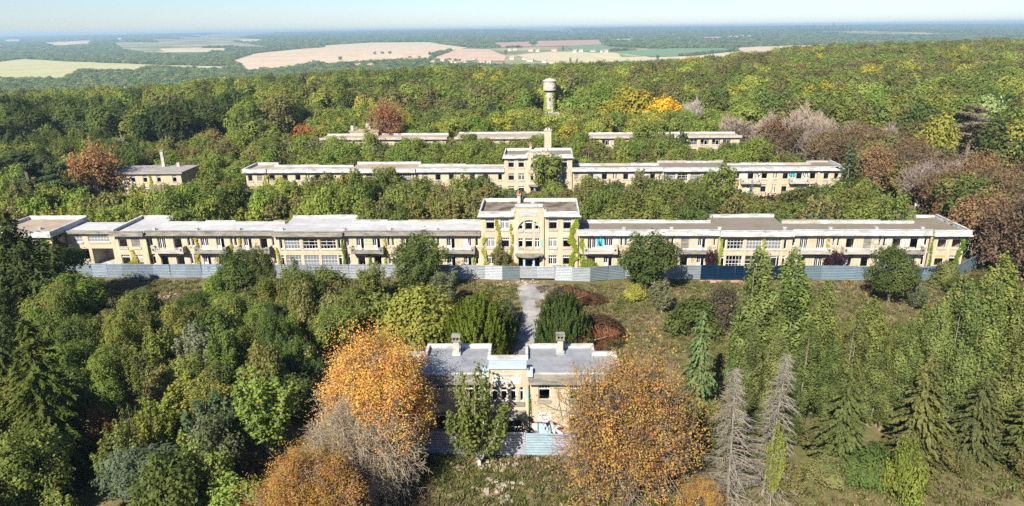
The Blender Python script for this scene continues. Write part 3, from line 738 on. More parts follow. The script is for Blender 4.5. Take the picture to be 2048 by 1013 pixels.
pc = rear('sanatorium_pavilion', 'right range of the rear pavilion with a row of wide empty openings', 14, 63.5, [(18, 20.5), (22, 24.5), (27, 29.5), (32, 34.5), (39, 41.4), (43.5, 46), (47.2, 49.6), (50.6, 53.4), (54.4, 57.1), (58, 60.6)], 6.5, PINKGRAVEL)

# ---- annex house, left
ax = empty('annex_house', (-95.3, 179.0, 0), -.02); prop(ax, 'small cream two storey flat roofed house with a tall chimney among the trees', 'building')
ops = [-9.4, -5.9, -2.7, 1.0, 5.2]
mb = MB(); wall(mb, -9.9, 7.6, 0, 0, 6.5, [(a, a + 1.1, 4.3, 6.0) for a in ops] + [(a, a + 1.1, 1.2, 2.9) for a in ops]); mb.build('front_wall', STUCCO, ax)
mb = SillSet()
for a in ops:
    window(ax, a, a + 1.1, 4.3, 6.0, 0, 'hole', True); window(ax, a, a + 1.1, 1.2, 2.9, 0, 'hole', True); sills(mb, a, a + 1.1, 4.3, 0, .25)
mb.build('window_sill', PALEC, ax)
mb = SillSet(); mb.box(-9.9, -9.55, .36, 9, 0, 6.5); mb.box(7.25, 7.6, .36, 9, 0, 6.5); mb.box(-9.54, 7.24, 8.65, 9, 0, 6.5); mb.build('side_wall', STUCCO, ax)
interior(ax, -9.5, 7.2, 0, 8.6, [-4, 2], [.1, 3.4, 6.52], n2)
mb = MB(); mb.box(-10.6, 8.3, -.7, 9.6, 6.53, 6.95); mb.build('roof', simple('grey_flat_roof', (.24, .22, .20), .9, 0, .25, .6), ax)
mb = MB(); mb.box(-.9, -.1, 7.2, 8.0, 6.952, 11.2); c = mb.build('chimney', PALEC, ax); mb = MB(); mb.box(-1.05, .05, 7.05, 8.15, 11.202, 11.5); mb.build('chimney_cap', CONC, c)
mb = MB(); mb.box(3.2, 4.0, 7.2, 7.9, 6.952, 8.0); mb.build('chimney', PALEC, ax)
mb = MB(); mb.box(1.5, 9.5, -7.5, -.75, 0, 3.3); mb.build('lean_to_wall', STUCCO, ax); mb = MB(); mb.box(1.2, 9.8, -7.8, -.72, 3.302, 3.6); mb.build('lean_to_roof', GRAVEL, ax)

# ---- gatehouse
gh = empty('gatehouse', (GH[0], GH[1], 0), -TH * .6)
prop(gh, 'small cream gatehouse with blue grey flat roof and two chimneys behind the front fence', 'building')
d0 = .6; HW = 11.3
GW = [(-10.2, -8.95), (-8.1, -6.9), (-4.4, -3.1), (2.94, 4.2), (6.2, 7.45), (9.2, 10.5)]
CW = [(-1.95, -1.3), (-.98, -.32), (0.0, .62), (.98, 1.4)]
hs = [(a, b, 4.78, 6.52) for a, b in GW] + [(a, b, 1.0, 3.3) for a, b in GW if a != 2.94]
for s0, s1 in ((-HW, -2.15), (1.9, HW)):
    mb = MB(); wall(mb, s0, s1, d0, 0, 6.87, [h for h in hs if s0 < h[0] < s1]); mb.build('front_wall', STUCCO, gh)
mb = MB(); wall(mb, -2.15, 1.9, d0 - .35, 0, 8.7, [(a, b, 4.78, 6.5) for a, b in CW] + [(-1.5, 1.2, .2, 2.6)], th=.7); mb.build('gable_wall', STUCCO, gh)
sm = SillSet()
for a, b in GW:
    window(gh, a, b, 4.78, 6.52, d0, 'hole'); sills(sm, a, b, 4.78, d0, .38)
    if a != 2.94: window(gh, a, b, 1.0, 3.3, d0, 'hole'); sills(sm, a, b, 1.0, d0, .3)
for a, b in CW: window(gh, a, b, 4.78, 6.5, d0 - .35, 'narrow')
sm.box(-2.0, 1.5, d0 - .48, d0 - .3, 4.3, 4.77); sm.build('window_sill', CONC, gh)
mb = MB(); mb.box(2.9, 4.24, d0 - .02, d0 - .002, .55, 3.3); mb.build('blocked_window', WHITEP, gh)
mb = MB(); n = 14
mb.prism([(-1.9, d0 - .352)] + [(-.15 - 1.75 * math.cos(math.pi * i / n), d0 - .352 - 1.15 * math.sin(math.pi * i / n)) for i in range(n + 1)] + [(1.6, d0 - .352)], 3.2, 3.75); mb.build('canopy', CONC, gh)
mb = MB()
for x in (-1.5, -.6, .3, 1.14): mb.box(x, x + .07, d0 - .2, d0 - .1, .2, 2.6)
mb.box(-1.5, 1.2, d0 - .2, d0 - .12, 1.6, 1.68); mb.build('door_frame', FRAME, gh)
mb = MB(); mb.box(-1.85, 1.12, d0 - .40, d0 - .352, 6.85, 7.62); mb.box(-1.65, .95, d0 - .40, d0 - .352, 7.72, 8.02); pl = mb.build('inscription_panel', whitepaint('stained_panel', (.5, .5, .46), (.4, .4, .37), (.2, .2, .18), .6, .45), gh)
graffiti(pl, 'TTAU', -.35, d0 - .40, 7.42, .38, GREYT, 'lettering'); graffiti(pl, 'ONNE', -.35, d0 - .40, 7.05, .42, GREYT, 'lettering'); graffiti(pl, 'DOCOGEN', -.35, d0 - .40, 7.87, .28, CONC, 'lettering'); graffiti(gh, '1 9 3 3', -.3, d0 - .35, 8.3, .25, PALEC, 'lettering')
mb = MB(); mb.box(-2.2, 1.7, d0 - .55, d0 + .6, 8.703, 9.1); mb.box(-2.85, -2.2, d0 - .5, d0 + .55, 7.75, 8.4); mb.box(1.72, 2.35, d0 - .5, d0 + .55, 7.75, 8.4); mb.build('gable_coping', whitepaint('blue_white_coping', (.38, .46, .52), (.32, .40, .47), (.2, .22, .24), .6), gh)
mb = MB()
for s0, s1 in ((-HW - .3, -2.152), (1.902, HW + .3)):
    mb.box(s0, s1, d0 - .25, d0 - .003, 6.87, 7.94); mb.box(s0, s1, d0 - .7, d0 - .252, 6.95, 7.15)
mb.build('fascia', CONC, gh)
outl = [(-HW, d0), (HW, d0), (HW, 4.7), (9.0, 4.7), (9.0, 6.6), (1.72, 6.6), (1.72, 3.75), (-2.36, 3.75), (-2.36, 6.6), (-9.3, 6.6), (-9.3, 4.7), (-HW, 4.7)]
mb = MB(); mb.prism(outl, 7.2, 7.92); mb.build('roof', BITUMEN, gh)
mb = MB()
inn = [(-HW + .3, d0 + .35), (HW - .3, d0 + .35), (HW - .3, 4.4), (-HW + .3, 4.4)]
for (a, b) in zip(outl[1:], outl[2:] + outl[:1]):
    if abs(a[0] - b[0]) > .1 and abs(a[1] - b[1]) < .1 or True:
        x0, x1 = min(a[0], b[0]), max(a[0], b[0]); y0, y1 = min(a[1], b[1]), max(a[1], b[1])
        if y1 <= d0 + .01: continue
        if y0 == y1: mb.box(x0, x1, y0 - .04, y0, 0, 7.19)
        else: mb.box(x0 - .02, x0 + .02, y0, y1 - .045, 0, 7.19)
mb.build('rear_wall', STUCCO, gh)
mb = MB()
for (a, b) in zip(outl[2:], outl[3:] + outl[:1]):
    x0, x1 = min(a[0], b[0]), max(a[0], b[0]); y0, y1 = min(a[1], b[1]), max(a[1], b[1])
    if y0 == y1: mb.box(x0 - .15, x1 + .15, y0 - .16, y0 + .16, 7.925, 8.38)
    else: mb.box(x0 - .147, x0 + .147, y0 + .163, y1 - .163, 7.923, 8.377)
mb.box(HW - .15, HW + .15, d0 + .1, 4.53, 7.922, 8.376); mb.box(-HW, -2.86, d0 - .25, d0 + .02, 7.945, 8.0); mb.box(2.36, HW, d0 - .25, d0 + .02, 7.945, 8.0); mb.build('roof_edge', WHITE, gh)
interior(gh, -HW + .1, HW - .1, d0, 3.6, [-8.5, -5.6, -2.2, 1.9, 5.2, 8.3], [.05, 3.7, 6.9], n2)
for x, dd in ((-6.0, 5.0), (5.4, 5.3)):
    mb = MB(); mb.box(x - .45, x + .45, dd - .4, dd + .4, 7.93, 8.25, 1); mb.box(x - .3, x + .3, dd - .28, dd + .28, 8.252, 9.6); c = mb.build('chimney', [PALEC, WHITE], gh)
    mb = MB(); mb.box(x - .48, x + .48, dd - .42, dd + .42, 9.602, 9.72); mb.box(x - .44, x - .3, dd - .38, dd + .38, 9.722, 10.1); mb.box(x + .3, x + .44, dd - .38, dd + .38, 9.722, 10.1); mb.box(x - .06, x + .06, dd - .38, dd + .38, 9.722, 10.1); mb.box(x - .5, x + .5, dd - .44, dd + .44, 10.102, 10.25); mb.build('chimney_cap', CONC, c)
mb = MB(); mb.box(4.55, 5.5, d0 - .12, d0 - .04, 6.2, 6.28); mb.tube([(5.0, d0 - .08, 6.2), (5.1, d0 - .08, 4.5), (5.5, d0 - .08, 2.4)], .035, 5); mb.tube([(5.0, d0 - .07, 6.1), (5.1, d0 - .06, 4.3), (4.8, d0 - .06, 3.4), (4.3, d0 - .06, 3.25)], .02, 4); mb.build('drooping_cable', CONC, gh)
def ghgraf():
    d = d0
    def pol(pts, mat, off, nm='graffiti'):
        mb = MB(); mb.poly([(x, d - off, z) for x, z in pts]); mb.build(nm, mat, gh)
    pol([(1.96, .8), (2.1, 2.12), (2.9, 2.2), (3.6, 2.3), (4.3, 2.4), (4.9, 2.1), (5.6, 1.6), (5.95, .8), (5.8, .3), (1.96, .3)], PINK, .024)
    pol([(2.05, .9), (2.2, 2.05), (2.85, 2.1), (3.3, 2.2), (4.1, 2.3), (4.7, 2.1), (5.5, 1.65), (5.7, 1.3), (5.2, 1.2), (5.9, .7), (5.6, .35), (2.2, .3), (2.45, 1.3)], INK, .030)
    pol([(2.2, 1.5), (2.25, 2.0), (2.85, 2.0), (2.85, .35), (2.25, .4), (2.5, 1.2)], SILVER, .036)
    pol([(2.95, 2.0), (3.7, 1.95), (3.9, 1.5), (4.15, 1.85), (4.3, .4), (2.95, .4)], BLUE, .036)
    pol([(4.15, 2.2), (4.45, 2.15), (4.6, 1.7), (5.0, 1.85), (5.4, 1.65), (4.85, 1.35), (5.7, .75), (5.3, .45), (4.75, 1.1), (4.7, .4), (4.4, .4), (4.35, 1.4)], SILVER, .037)
    pol([(3.3, 2.55), (3.95, 2.5), (4.05, 2.3), (3.9, 2.1), (3.3, 2.12)], WHITEP, .042); pol([(3.32, 2.56), (3.93, 2.51), (3.93, 2.4), (3.32, 2.44)], PINK, .046)
    pol([(3.55, 1.3), (3.75, 1.7), (3.75, 1.15)], INK, .042); pol([(4.0, 1.55), (4.1, 1.55), (4.1, 1.1), (4.0, 1.1)], INK, .043)
    scrawl(gh, 3.0, 4.0, 2.85, 3.1, d - .02, INK, 31, 5, .04); scrawl(gh, 4.4, 5.3, 2.55, 2.85, d, INK, 32, 4, .04); scrawl(gh, 5.6, 6.0, 2.8, 3.2, d, PURPLE, 33, 2, .05)
    scrawl(gh, 1.4, 1.85, 4.9, 6.1, d - .35, CYAN, 34, 1, .05)
ghgraf()

# ---- water tower and its small outbuilding
wx, wy = onz(1099, 236); wz = float(terr(wx, wy))
wt = empty('water_tower', (wx, wy, wz)); prop(wt, 'round concrete water tower on an ivy clad shaft rising from the forest', 'water tower')
K = wy / 1364.13 * 1.02
mb = MB(); mb.lathe([(2.9, 0), (2.6, 6), (2.4, 12.6)], 20); sh = mb.build('shaft', PALEC, wt)
mb = MB(); mb.box(-.35, .35, -2.62, -2.2, 8.4, 9.9); mb.build('window', DARKMETAL, sh)
tank = MB(); tank.lathe([(2.4, 12.9), (3.2, 13.3), (3.25, 13.7), (3.1, 13.75), (3.1, 17.6)], 28); tk = tank.build('tank', simple('pinkish_concrete', (.42, .33, .28), .9, 0, .2, 1.2), wt)
mb = MB(); mb.lathe([(3.45, 17.5), (3.45, 17.75), (1.6, 18.7), (.02, 19.1)], 28); mb.build('roof', PALEC, wt)
mb = MB(); mb.lathe([(2.45, 12.3), (2.6, 12.9), (3.0, 13.2)], 24); mb.build('bracket_ring', DARKMETAL, wt)
graffiti(tk, 'BERU', 0, -3.14, 15.2, 1.5, WHITEP, 'lettering')
ob = empty('outbuilding', onz(1103, 247) + (0,), -.04); prop(ob, 'low white walled outbuilding at the foot of the water tower', 'building')
mb = MB(); mb.box(-5, 6, 0, 5, 0, 4.2); mb.build('wall', WHITE, ob); mb = MB(); mb.box(-5.3, 6.3, -.3, 5.3, 4.203, 4.6); mb.build('roof', PALEC, ob); mb = MB(); mb.box(0, .6, 2, 2.6, 4.603, 7.4); mb.build('chimney', PALEC, ob)

# ================================================================== FENCES
def panel_mesh(L=3.0, H=2.65, ribs=9):
    mb = MB(); prof = []; p = H / ribs
    for i in range(ribs):
        z = p * i
        prof += [(0, z), (0, z + p * .34), (-.13, z + p * .46), (-.13, z + p * .84)]
    prof.append((0, H))
    for (d1, z1), (d2, z2) in zip(prof, prof[1:]): mb.quad((0, d1, z1), (L, d1, z1), (L, d2, z2), (0, d2, z2))
    return mb.mesh('panel', METAL)
PANEL = panel_mesh()
def postmesh():
    mb = MB(); mb.box(-.05, .05, .02, .12, 0, 2.72); return mb.mesh('post', DARKMETAL)
POST = postmesh()
GALV = (.44, .47, .50); DULL = (.25, .31, .33); BLUEP = (.009, .036, .09); BRIGHT = (.60, .64, .67); GREYB = (.30, .37, .41)
def tin_fence(label, pts, colfn, zoff=None, hs=1.0, group='corrugated tin fences'):
    o = empty('tin_fence', (pts[0][0], pts[0][1], 0)); prop(o, label, 'fence', group); k = 0; tot = 0.0
    for a, b in zip(pts, pts[1:]):
        L = math.hypot(b[0] - a[0], b[1] - a[1]); n = max(1, round(L / 3.0)); ang = math.atan2(b[1] - a[1], b[0] - a[0])
        for i in range(n):
            t = i / n; x = a[0] + (b[0] - a[0]) * t; y = a[1] + (b[1] - a[1]) * t
            z = zoff(x, y) if zoff else 0.0
            p = link('panel', PANEL, o, (x - pts[0][0], y - pts[0][1], z + random.uniform(-.06, .06)), (random.uniform(-.06, .05), random.uniform(-.008, .008), ang + random.uniform(-.012, .012)), (L / n / 3.0 * 1.002, 1, hs * (1.0 if z < .2 else .86)), colfn(x, y, k)); k += 1
            if i % 1 == 0: link('post', POST, o, (x - pts[0][0], y - pts[0][1], 0), (0, 0, ang), (1, 1, hs))
    return o
def c1(x, y, k):
    px = project(x + 1.4, y, 1.3)[0]
    v = random.uniform(.78, 1.08); c = GALV
    if px < 500: c = (.36, .43, .50)
    elif 1005 < px < 1040: c = DULL
    elif 900 < px <= 1005 or 1040 <= px < 1175: c = BRIGHT
    elif 1175 <= px < 1255: c = GREYB
    elif 1392 < px < 1600: c = BLUEP; v = 1
    elif px >= 1600: c = (.28, .38, .45)
    elif 1340 < px < 1392: c = (.40, .46, .50)
    return tuple(min(1, q * v) for q in c)
fence1 = tin_fence('long corrugated tin fence along the front of the big front pavilion', [(-92, 117.0), (-78.85, 116.4), (-47.05, 114.98), (-11.04, 113.41), (1.34, 112.2), (13.5, 111.02), (19.79, 112.29), (32.7, 111.32), (70.83, 109.44), (75.5, 109.4), (83.5, 115.5), (92, 121)], c1, lambda x, y: .42 if 1.3 < x < 6.6 else 0.0)
graffiti(fence1, 'SPERMESS', 66.0 + 92, 109.55 - 117.0 - .20, 1.95, 1.0, INK, tilt=0, shear=.3, squeeze=.95).rotation_euler = (R(90), 0, -.05)
graffiti(fence1, 'KOT-NSS', 70.7 + 92, 109.37 - 117.0 - .20, 2.1, .8, INK).rotation_euler = (R(90), 0, -.05)
graffiti(fence1, 'ROC', 74.0 + 92, 109.32 - 117.0 - .20, 2.1, .8, INK).rotation_euler = (R(90), 0, -.01)
fence2 = tin_fence('bright ribbed tin fence in front of the gatehouse', [(-16.5, 61.5), (-9.33, 61.02), (-1.51, 60.6), (6.6, 60.35), (18, 59.8)], lambda x, y, k: tuple(min(1, q * random.uniform(.86, 1.05)) for q in ((.50, .58, .62) if x > -4 else (.36, .39, .42))))  # left panels tinted darker, the tree shade there put into their colour
def lowfence():
    a, b = onz(1968, 893), onz(2110, 893)
    o = empty('garden_fence', (a[0], a[1], 0)); prop(o, 'low grey green slab fence with white posts behind the conifers', 'fence')
    n = 5
    pm = MB(); pm.box(.08, 2.0, -.02, .02, .05, 1.5)
    pme = pm.mesh('panel', simple('greenish_slab', (.10, .13, .11), .9, 0, .3, 2)); qm = MB(); qm.box(-.07, .07, -.07, .07, 0, 1.75); qme = qm.mesh('post', WHITEP)
    L = (b[0] - a[0]) / n
    for i in range(n + 1):
        y = (b[1] - a[1]) * i / n
        link('post', qme, o, (L * i, y, 0))
        if i < n: link('panel', pme, o, (L * i, y, 0), (0, 0, 0), (L / 2.08, 1, 1))
lowfence()

# ================================================================== TREES
def unit(v): return v / np.maximum(np.linalg.norm(v, axis=-1, keepdims=True), 1e-9)
def rdir(r, n): return unit(r.normal(size=(n, 3)))
class Leaves:
    def __init__(s): s.V = []; s.T = []
    def add(s, P, N, size, tone, r, along=None, aspect=.62):
        n = len(P)
        if n == 0: return
        N = unit(N); t = along if along is not None else np.cross(N, rdir(r, n)); t = unit(t - N * (t * N).sum(1, keepdims=True)); b = np.cross(N, t)
        size = np.broadcast_to(np.asarray(size, float), (n,))[:, None] * (.75 + .5 * r.random((n, 1)))
        q = np.stack([P - t * size * .5, P + b * size * .5 * aspect - t * size * .05, P + t * size * .5, P - b * size * .5 * aspect - t * size * .05], 1)
        q[:, 1] += N * size * .08; q[:, 3] += N * size * .08
        s.V.append(q.reshape(-1, 3)); s.T.append(np.broadcast_to(np.asarray(tone, float), (n,)))
    def mesh(s, name, mat=None):
        V = np.concatenate(s.V); T = np.clip(np.concatenate(s.T), 0, 1); n = len(T)
        me = bpy.data.meshes.new(name); me.vertices.add(4 * n); me.vertices.foreach_set('co', V.astype(np.float32).ravel())
        me.loops.add(4 * n); me.loops.foreach_set('vertex_index', np.arange(4 * n, dtype=np.int32))
        me.polygons.add(n); me.polygons.foreach_set('loop_start', np.arange(0, 4 * n, 4, dtype=np.int32)); me.polygons.foreach_set('loop_total', np.full(n, 4, np.int32))
        a = me.attributes.new('tone', 'FLOAT', 'FACE'); a.data.foreach_set('value', T.astype(np.float32))
        me.materials.append(mat or LEAF); me.update(); return me
def lobe(L, c, rad, n, size, r, tone, droop=0.0, fill=.25, lo=-.35, up=.35, jit=.42, aspect=.62, others=None, tn=.3):
    d = rdir(r, n * 2); d = d[d[:, 2] > lo - .25 * r.random(len(d))][:n]; n = len(d)
    k = np.where(r.random(n) < fill, .5 + .4 * r.random(n), .82 + .22 * r.random(n) + .16 * r.random(n) ** 4)
    wob = 1 + .2 * np.sin(d[:, 0] * 6 + c[0] * 3 + d[:, 2] * 5) + .18 * np.sin(d[:, 1] * 8 + c[1] * 2 + d[:, 2] * 3)
    P = np.array(c) + d * np.array(rad) * (k * wob)[:, None]
    if others is not None:
        keep = np.ones(n, bool)
        for oc, orr in others:
            q = (((P - np.array(oc)) / np.array(orr)) ** 2).sum(1); keep &= q > .55
        P = P[keep]; d = d[keep]; n = len(P)
    N = d * .8 + rdir(r, n) * jit + np.array([0, 0, up])
    L.add(P, N, size, tone + tn * (r.random(n) - .5), r, aspect=aspect)
def skeleton(r, H, W, levels=4, base=.12, stems=1, spread=.75, up=.35, kids=(5, 4, 4), thick=None, droop=0.0):
    """recursive limbs; returns list of (points, radii) and terminal (pos, dir)"""
    out = []; term = []
    thick = thick or H * .022
    def grow(p, d, L, rad, lev):
        k = 4 if lev < levels - 1 else 3; pts = [p]; q = p.copy(); dd = d.copy()
        for i in range(k):
            dd = unit(dd + r.normal(size=3) * .16 + np.array([0, 0, (.10 if lev < 2 else .02) - droop * lev * .08])); q = q + dd * L / k; pts.append(q.copy())
        rads = [rad * (1 - .55 * i / k) for i in range(k + 1)]
        out.append((pts, rads, lev))
        if lev >= levels: term.append((pts[-1], dd)); term.append((pts[-2], dd)); return
        n = kids[min(lev - 1, len(kids) - 1)]
        for j in range(n):
            t = .35 + .65 * (j + r.random() * .6) / n; t = min(t, 1.0); idx = min(k, max(1, int(round(t * k))))
            s = pts[idx]; a = rdir(r, 1)[0]; side = unit(np.cross(dd, a)); nd = unit(dd * (1 - spread * .6) + side * spread + np.array([0, 0, up * .5]))
            grow(s, nd, L * (.58 + .25 * r.random()), rad * .5, lev + 1)
        grow(pts[-1], dd, L * .6, rad * .45, lev + 1)
    for st in range(stems):
        a = 2 * math.pi * (st + r.random() * .5) / max(stems, 1)
        lean = .0 if stems == 1 else .22 + .12 * r.random()
        d = unit(np.array([math.cos(a) * lean, math.sin(a) * lean, 1.0]))
        p0 = np.array([math.cos(a) * .25, math.sin(a) * .25, 0]) if stems > 1 else np.zeros(3)
        pts = [p0]; q = p0.copy(); hh = H * (base if stems == 1 else base * .6)
        q = q + d * hh; pts.append(q.copy()); out.append((pts, [thick * 1.25, thick], 0))
        n = kids[0]
        for j in range(n):
            b = 2 * math.pi * (j + r.random() * .6) / n; tilt = .35 + .75 * r.random() if stems == 1 else .15 + .55 * r.random()
            nd = unit(np.array([math.cos(b) * tilt, math.sin(b) * tilt, 1.0])); grow(q - d * hh * .15 * r.random(), nd, H * .30, thick * .62, 1)
        grow(q, d, H * .34, thick * .8, 1)
    # fit to H, W
    allp = np.array([p for pts, _, _ in out for p in pts]); zmax = np.percentile(allp[:, 2], 99.3); rr = np.percentile(np.hypot(allp[:, 0], allp[:, 1]), 97)
    f = np.array([W / 2 / rr, W / 2 / rr, H / zmax])
    out = [([p * f for p in pts], rads, lev) for pts, rads, lev in out]; term = [(p * f, unit(d * f)) for p, d in term]
    return out, term
def tubes(out, name, mat, minlev=0, maxlev=9, rmin=.02, sides=(6, 5, 4, 3, 3, 3)):
    mb = MB()
    for pts, rads, lev in out:
        if minlev <= lev <= maxlev: mb.tube([tuple(p) for p in pts], [max(rmin, q) for q in rads], sides[min(lev, 5)])
    return mb.mesh(name, mat)
def trunkmesh(r, H, W, mat, frac=.55, limbs=5, rad=None):
    mb = MB(); rad = rad or H * .022; lean = r.normal(size=2) * .02 * H
    top = np.array([lean[0], lean[1], H * .8]); mb.tube([(0, 0, -.3), tuple(top * .4), tuple(top * .75), tuple(top)], [rad * 1.3, rad, rad * .6, rad * .2], 6)
    for i in range(limbs):
        t = .25 + .5 * r.random(); p = top * t; a = 2 * math.pi * (i + r.random() * .5) / limbs; l = W * .33
        mb.tube([tuple(p), (p[0] + math.cos(a) * l * .55, p[1] + math.sin(a) * l * .55, p[2] + H * .10), (p[0] + math.cos(a) * l, p[1] + math.sin(a) * l, p[2] + H * .2)], [rad * .45, rad * .3, rad * .12], 4)
    return mb.mesh('trunk', mat)

PROTO = {}
def reg(kind, crown, trunk, H, W): PROTO.setdefault(kind, []).append((crown, trunk, H, W))

def mk_broad(kind, seed, H=10., W=8., leaf=.34, dens=1.0, nl=40, base=.14, mat=None, bark=None, lobe_r=(.11, .22), fine=True):
    r = np.random.default_rng(seed); L = Leaves(); lobes = []
    zc = H * (base + (1 - base) * .45); rz = H * (1 - base) * .55
    for i in range(nl):
        d = rdir(r, 1)[0]; d[2] = d[2] * .85 + .18
        k = .5 + .42 * r.random(); rad = W * (lobe_r[0] + (lobe_r[1] - lobe_r[0]) * r.random()) * .9
        c = np.array([d[0] * W / 2 * k, d[1] * W / 2 * k, zc + d[2] * rz * k]); lobes.append((c, np.array([rad, rad, rad * (.85 + .6 * r.random())])))
    for i, (c, rad) in enumerate(lobes):
        area = 4 * math.pi * rad[0] ** 2; n = int(area * .75 / (leaf * leaf * .31) * 1.05 * dens)
        lobe(L, c, rad, n, leaf, r, (.15 + .65 * r.random()) if fine else (.32 + .34 * r.random()), others=[o for j, o in enumerate(lobes) if j != i and np.linalg.norm(o[0] - c) < W * .4][:6], tn=.3 if fine else .14, jit=.45 if fine else .3)
    n = int(220 * (1 if fine else .3)); d = rdir(r, n); d = d[d[:, 2] > -.1]
    P = np.array([0, 0, zc]) + d * np.array([W / 2, W / 2, rz]) * (.98 + .2 * r.random((len(d), 1))); L.add(P, d + rdir(r, len(d)), leaf * .9, .6 + .3 * r.random(len(d)), r)
    reg(kind, L.mesh('crown', mat), trunkmesh(r, H, W, bark or BARK), H, W)

def mk_bush(kind, seed, H=5., W=5., leaf=.3, dens=1.0, nl=22, spray=.0):
    r = np.random.default_rng(seed); L = Leaves(); lobes = []
    for i in range(nl):
        d = rdir(r, 1)[0]; d[2] = abs(d[2]); k = .5 + .3 * r.random(); rad = W * (.17 + .12 * r.random())
        c = np.array([d[0] * W / 2 * k, d[1] * W / 2 * k, H * (.12 + .68 * d[2] * (k + .2))]); lobes.append((c, np.array([rad, rad, rad * (.9 + spray)])))
    for i, (c, rad) in enumerate(lobes):
        area = 4 * math.pi * rad[0] ** 2; n = int(area * .72 / (leaf * leaf * .31) * dens)
        lobe(L, c, rad, n, leaf, r, .25 + .5 * r.random(), others=[o for j, o in enumerate(lobes) if j != i][:7], jit=.7)
    mb = MB()
    for i in range(5):
        a = 2 * math.pi * i / 5; mb.tube([(math.cos(a) * .1, math.sin(a) * .1, -.2), (math.cos(a) * W * .12, math.sin(a) * W * .12, H * .4), (math.cos(a) * W * .2, math.sin(a) * W * .2, H * .75)], [.09, .06, .02], 4)
    reg(kind, L.mesh('crown'), mb.mesh('trunk', BARK), H, W)

def mk_upright(kind, seed, H=9., W=4.5, leaf=.27, dens=.75, stems=4, mat=None, bark=None, hang=0.0, base=.12):
    """loose upright young tree: ascending shoots with leafy sleeves"""
    r = np.random.default_rng(seed); L = Leaves(); mb = MB()
    mb.tube([(0, 0, -.3), (0, 0, H * .15)], [H * .02, H * .016], 5)
    nshoot = stems * 7
    for i in range(nshoot):
        a = r.random() * 6.283; reach = W / 2 * math.sqrt(r.random()) * .95; top = H * (1.0 - .42 * (reach / (W / 2)) ** 1.6) * (.72 + .28 * r.random())
        p0 = np.array([math.cos(a) * reach * .1, math.sin(a) * reach * .1, H * .08]); p1 = np.array([math.cos(a) * reach * .75, math.sin(a) * reach * .75, top * .62]); p2 = np.array([math.cos(a) * reach, math.sin(a) * reach, top])
        mb.tube([tuple(p0), tuple(p1), tuple(p2)], [H * .008, H * .005, .012], 4)
        n = int(230 * dens * (H / 9.) * (.27 / leaf) ** 1.5); t = .2 + .8 * r.random(n) ** .8
        P = np.where(t[:, None] < .6, p0 + (p1 - p0) * (t[:, None] / .6), p1 + (p2 - p1) * ((t[:, None] - .6) / .4))
        off = rdir(r, n) * (W * .15 * (1.2 - t[:, None] * .8)) * (.3 + r.random((n, 1)))
        P = P + off; P[:, 2] -= hang * r.random(n) * H * .12
        L.add(P, off * 1.5 + rdir(r, n) * .6 + np.array([0, 0, .4]), leaf, .2 + .5 * r.random() + .3 * (r.random(n) - .5), r, along=(np.tile([0, 0, -1.0], (n, 1)) + .4 * rdir(r, n)) if hang > 0 else None, aspect=.62 if hang == 0 else .3)
    reg(kind, L.mesh('crown', mat), mb.mesh('trunk', bark or BARK_GREY), H, W)

def mk_poplar(seed, H=20., W=4.2, leaf=.30):
    r = np.random.default_rng(seed); L = Leaves(); mb = MB(); lobes = []
    for i in range(5):
        a = 6.283 * i / 5; x, y = math.cos(a), math.sin(a); q = .22 if i else 0
        mb.tube([(x * .15 * (i > 0), y * .15 * (i > 0), -.3), (x * W * .16 * (i > 0), y * W * .16 * (i > 0), H * .45), (x * W * .2 * (i > 0), y * W * .2 * (i > 0), H * (.88 if i else .97))], [.10 if i else .16, .08, .02], 5)
    for i in range(64):
        t = .05 + .94 * (i + .5 * r.random()) / 64; env = (1 - max(0, t - .66) ** 1.5 * 4.2) * min(1, (t + .06) * 3.0); a = r.random() * 6.283; rr = W / 2 * env * (.35 + .45 * r.random())
        c = np.array([math.cos(a) * rr, math.sin(a) * rr, H * t]); k = W * .20 * (.7 + .5 * r.random()) * max(.35, env); lobes.append((c, np.array([k, k, k * 2.3])))
    for c, rad in lobes:
        n = int(4 * math.pi * rad[0] * rad[2] * .55 / (leaf * leaf * .31)); lobe(L, c, rad, n, leaf, r, .05 + .85 * r.random(), lo=-1.2, up=.1, jit=.42, fill=.3)
    n = 260; t = .25 + .75 * r.random(n); a = r.random(n) * 6.283; rr = W / 2 * (1 - np.clip(t - .66, 0, 1) ** 1.5 * 4.3) * (.95 + .25 * r.random(n)); L.add(np.column_stack([np.cos(a) * rr, np.sin(a) * rr, t * H]), rdir(r, n), leaf, .5 + .4 * r.random(n), r)
    reg('poplar', L.mesh('crown'), mb.mesh('trunk', BARK_GREY), H, W)

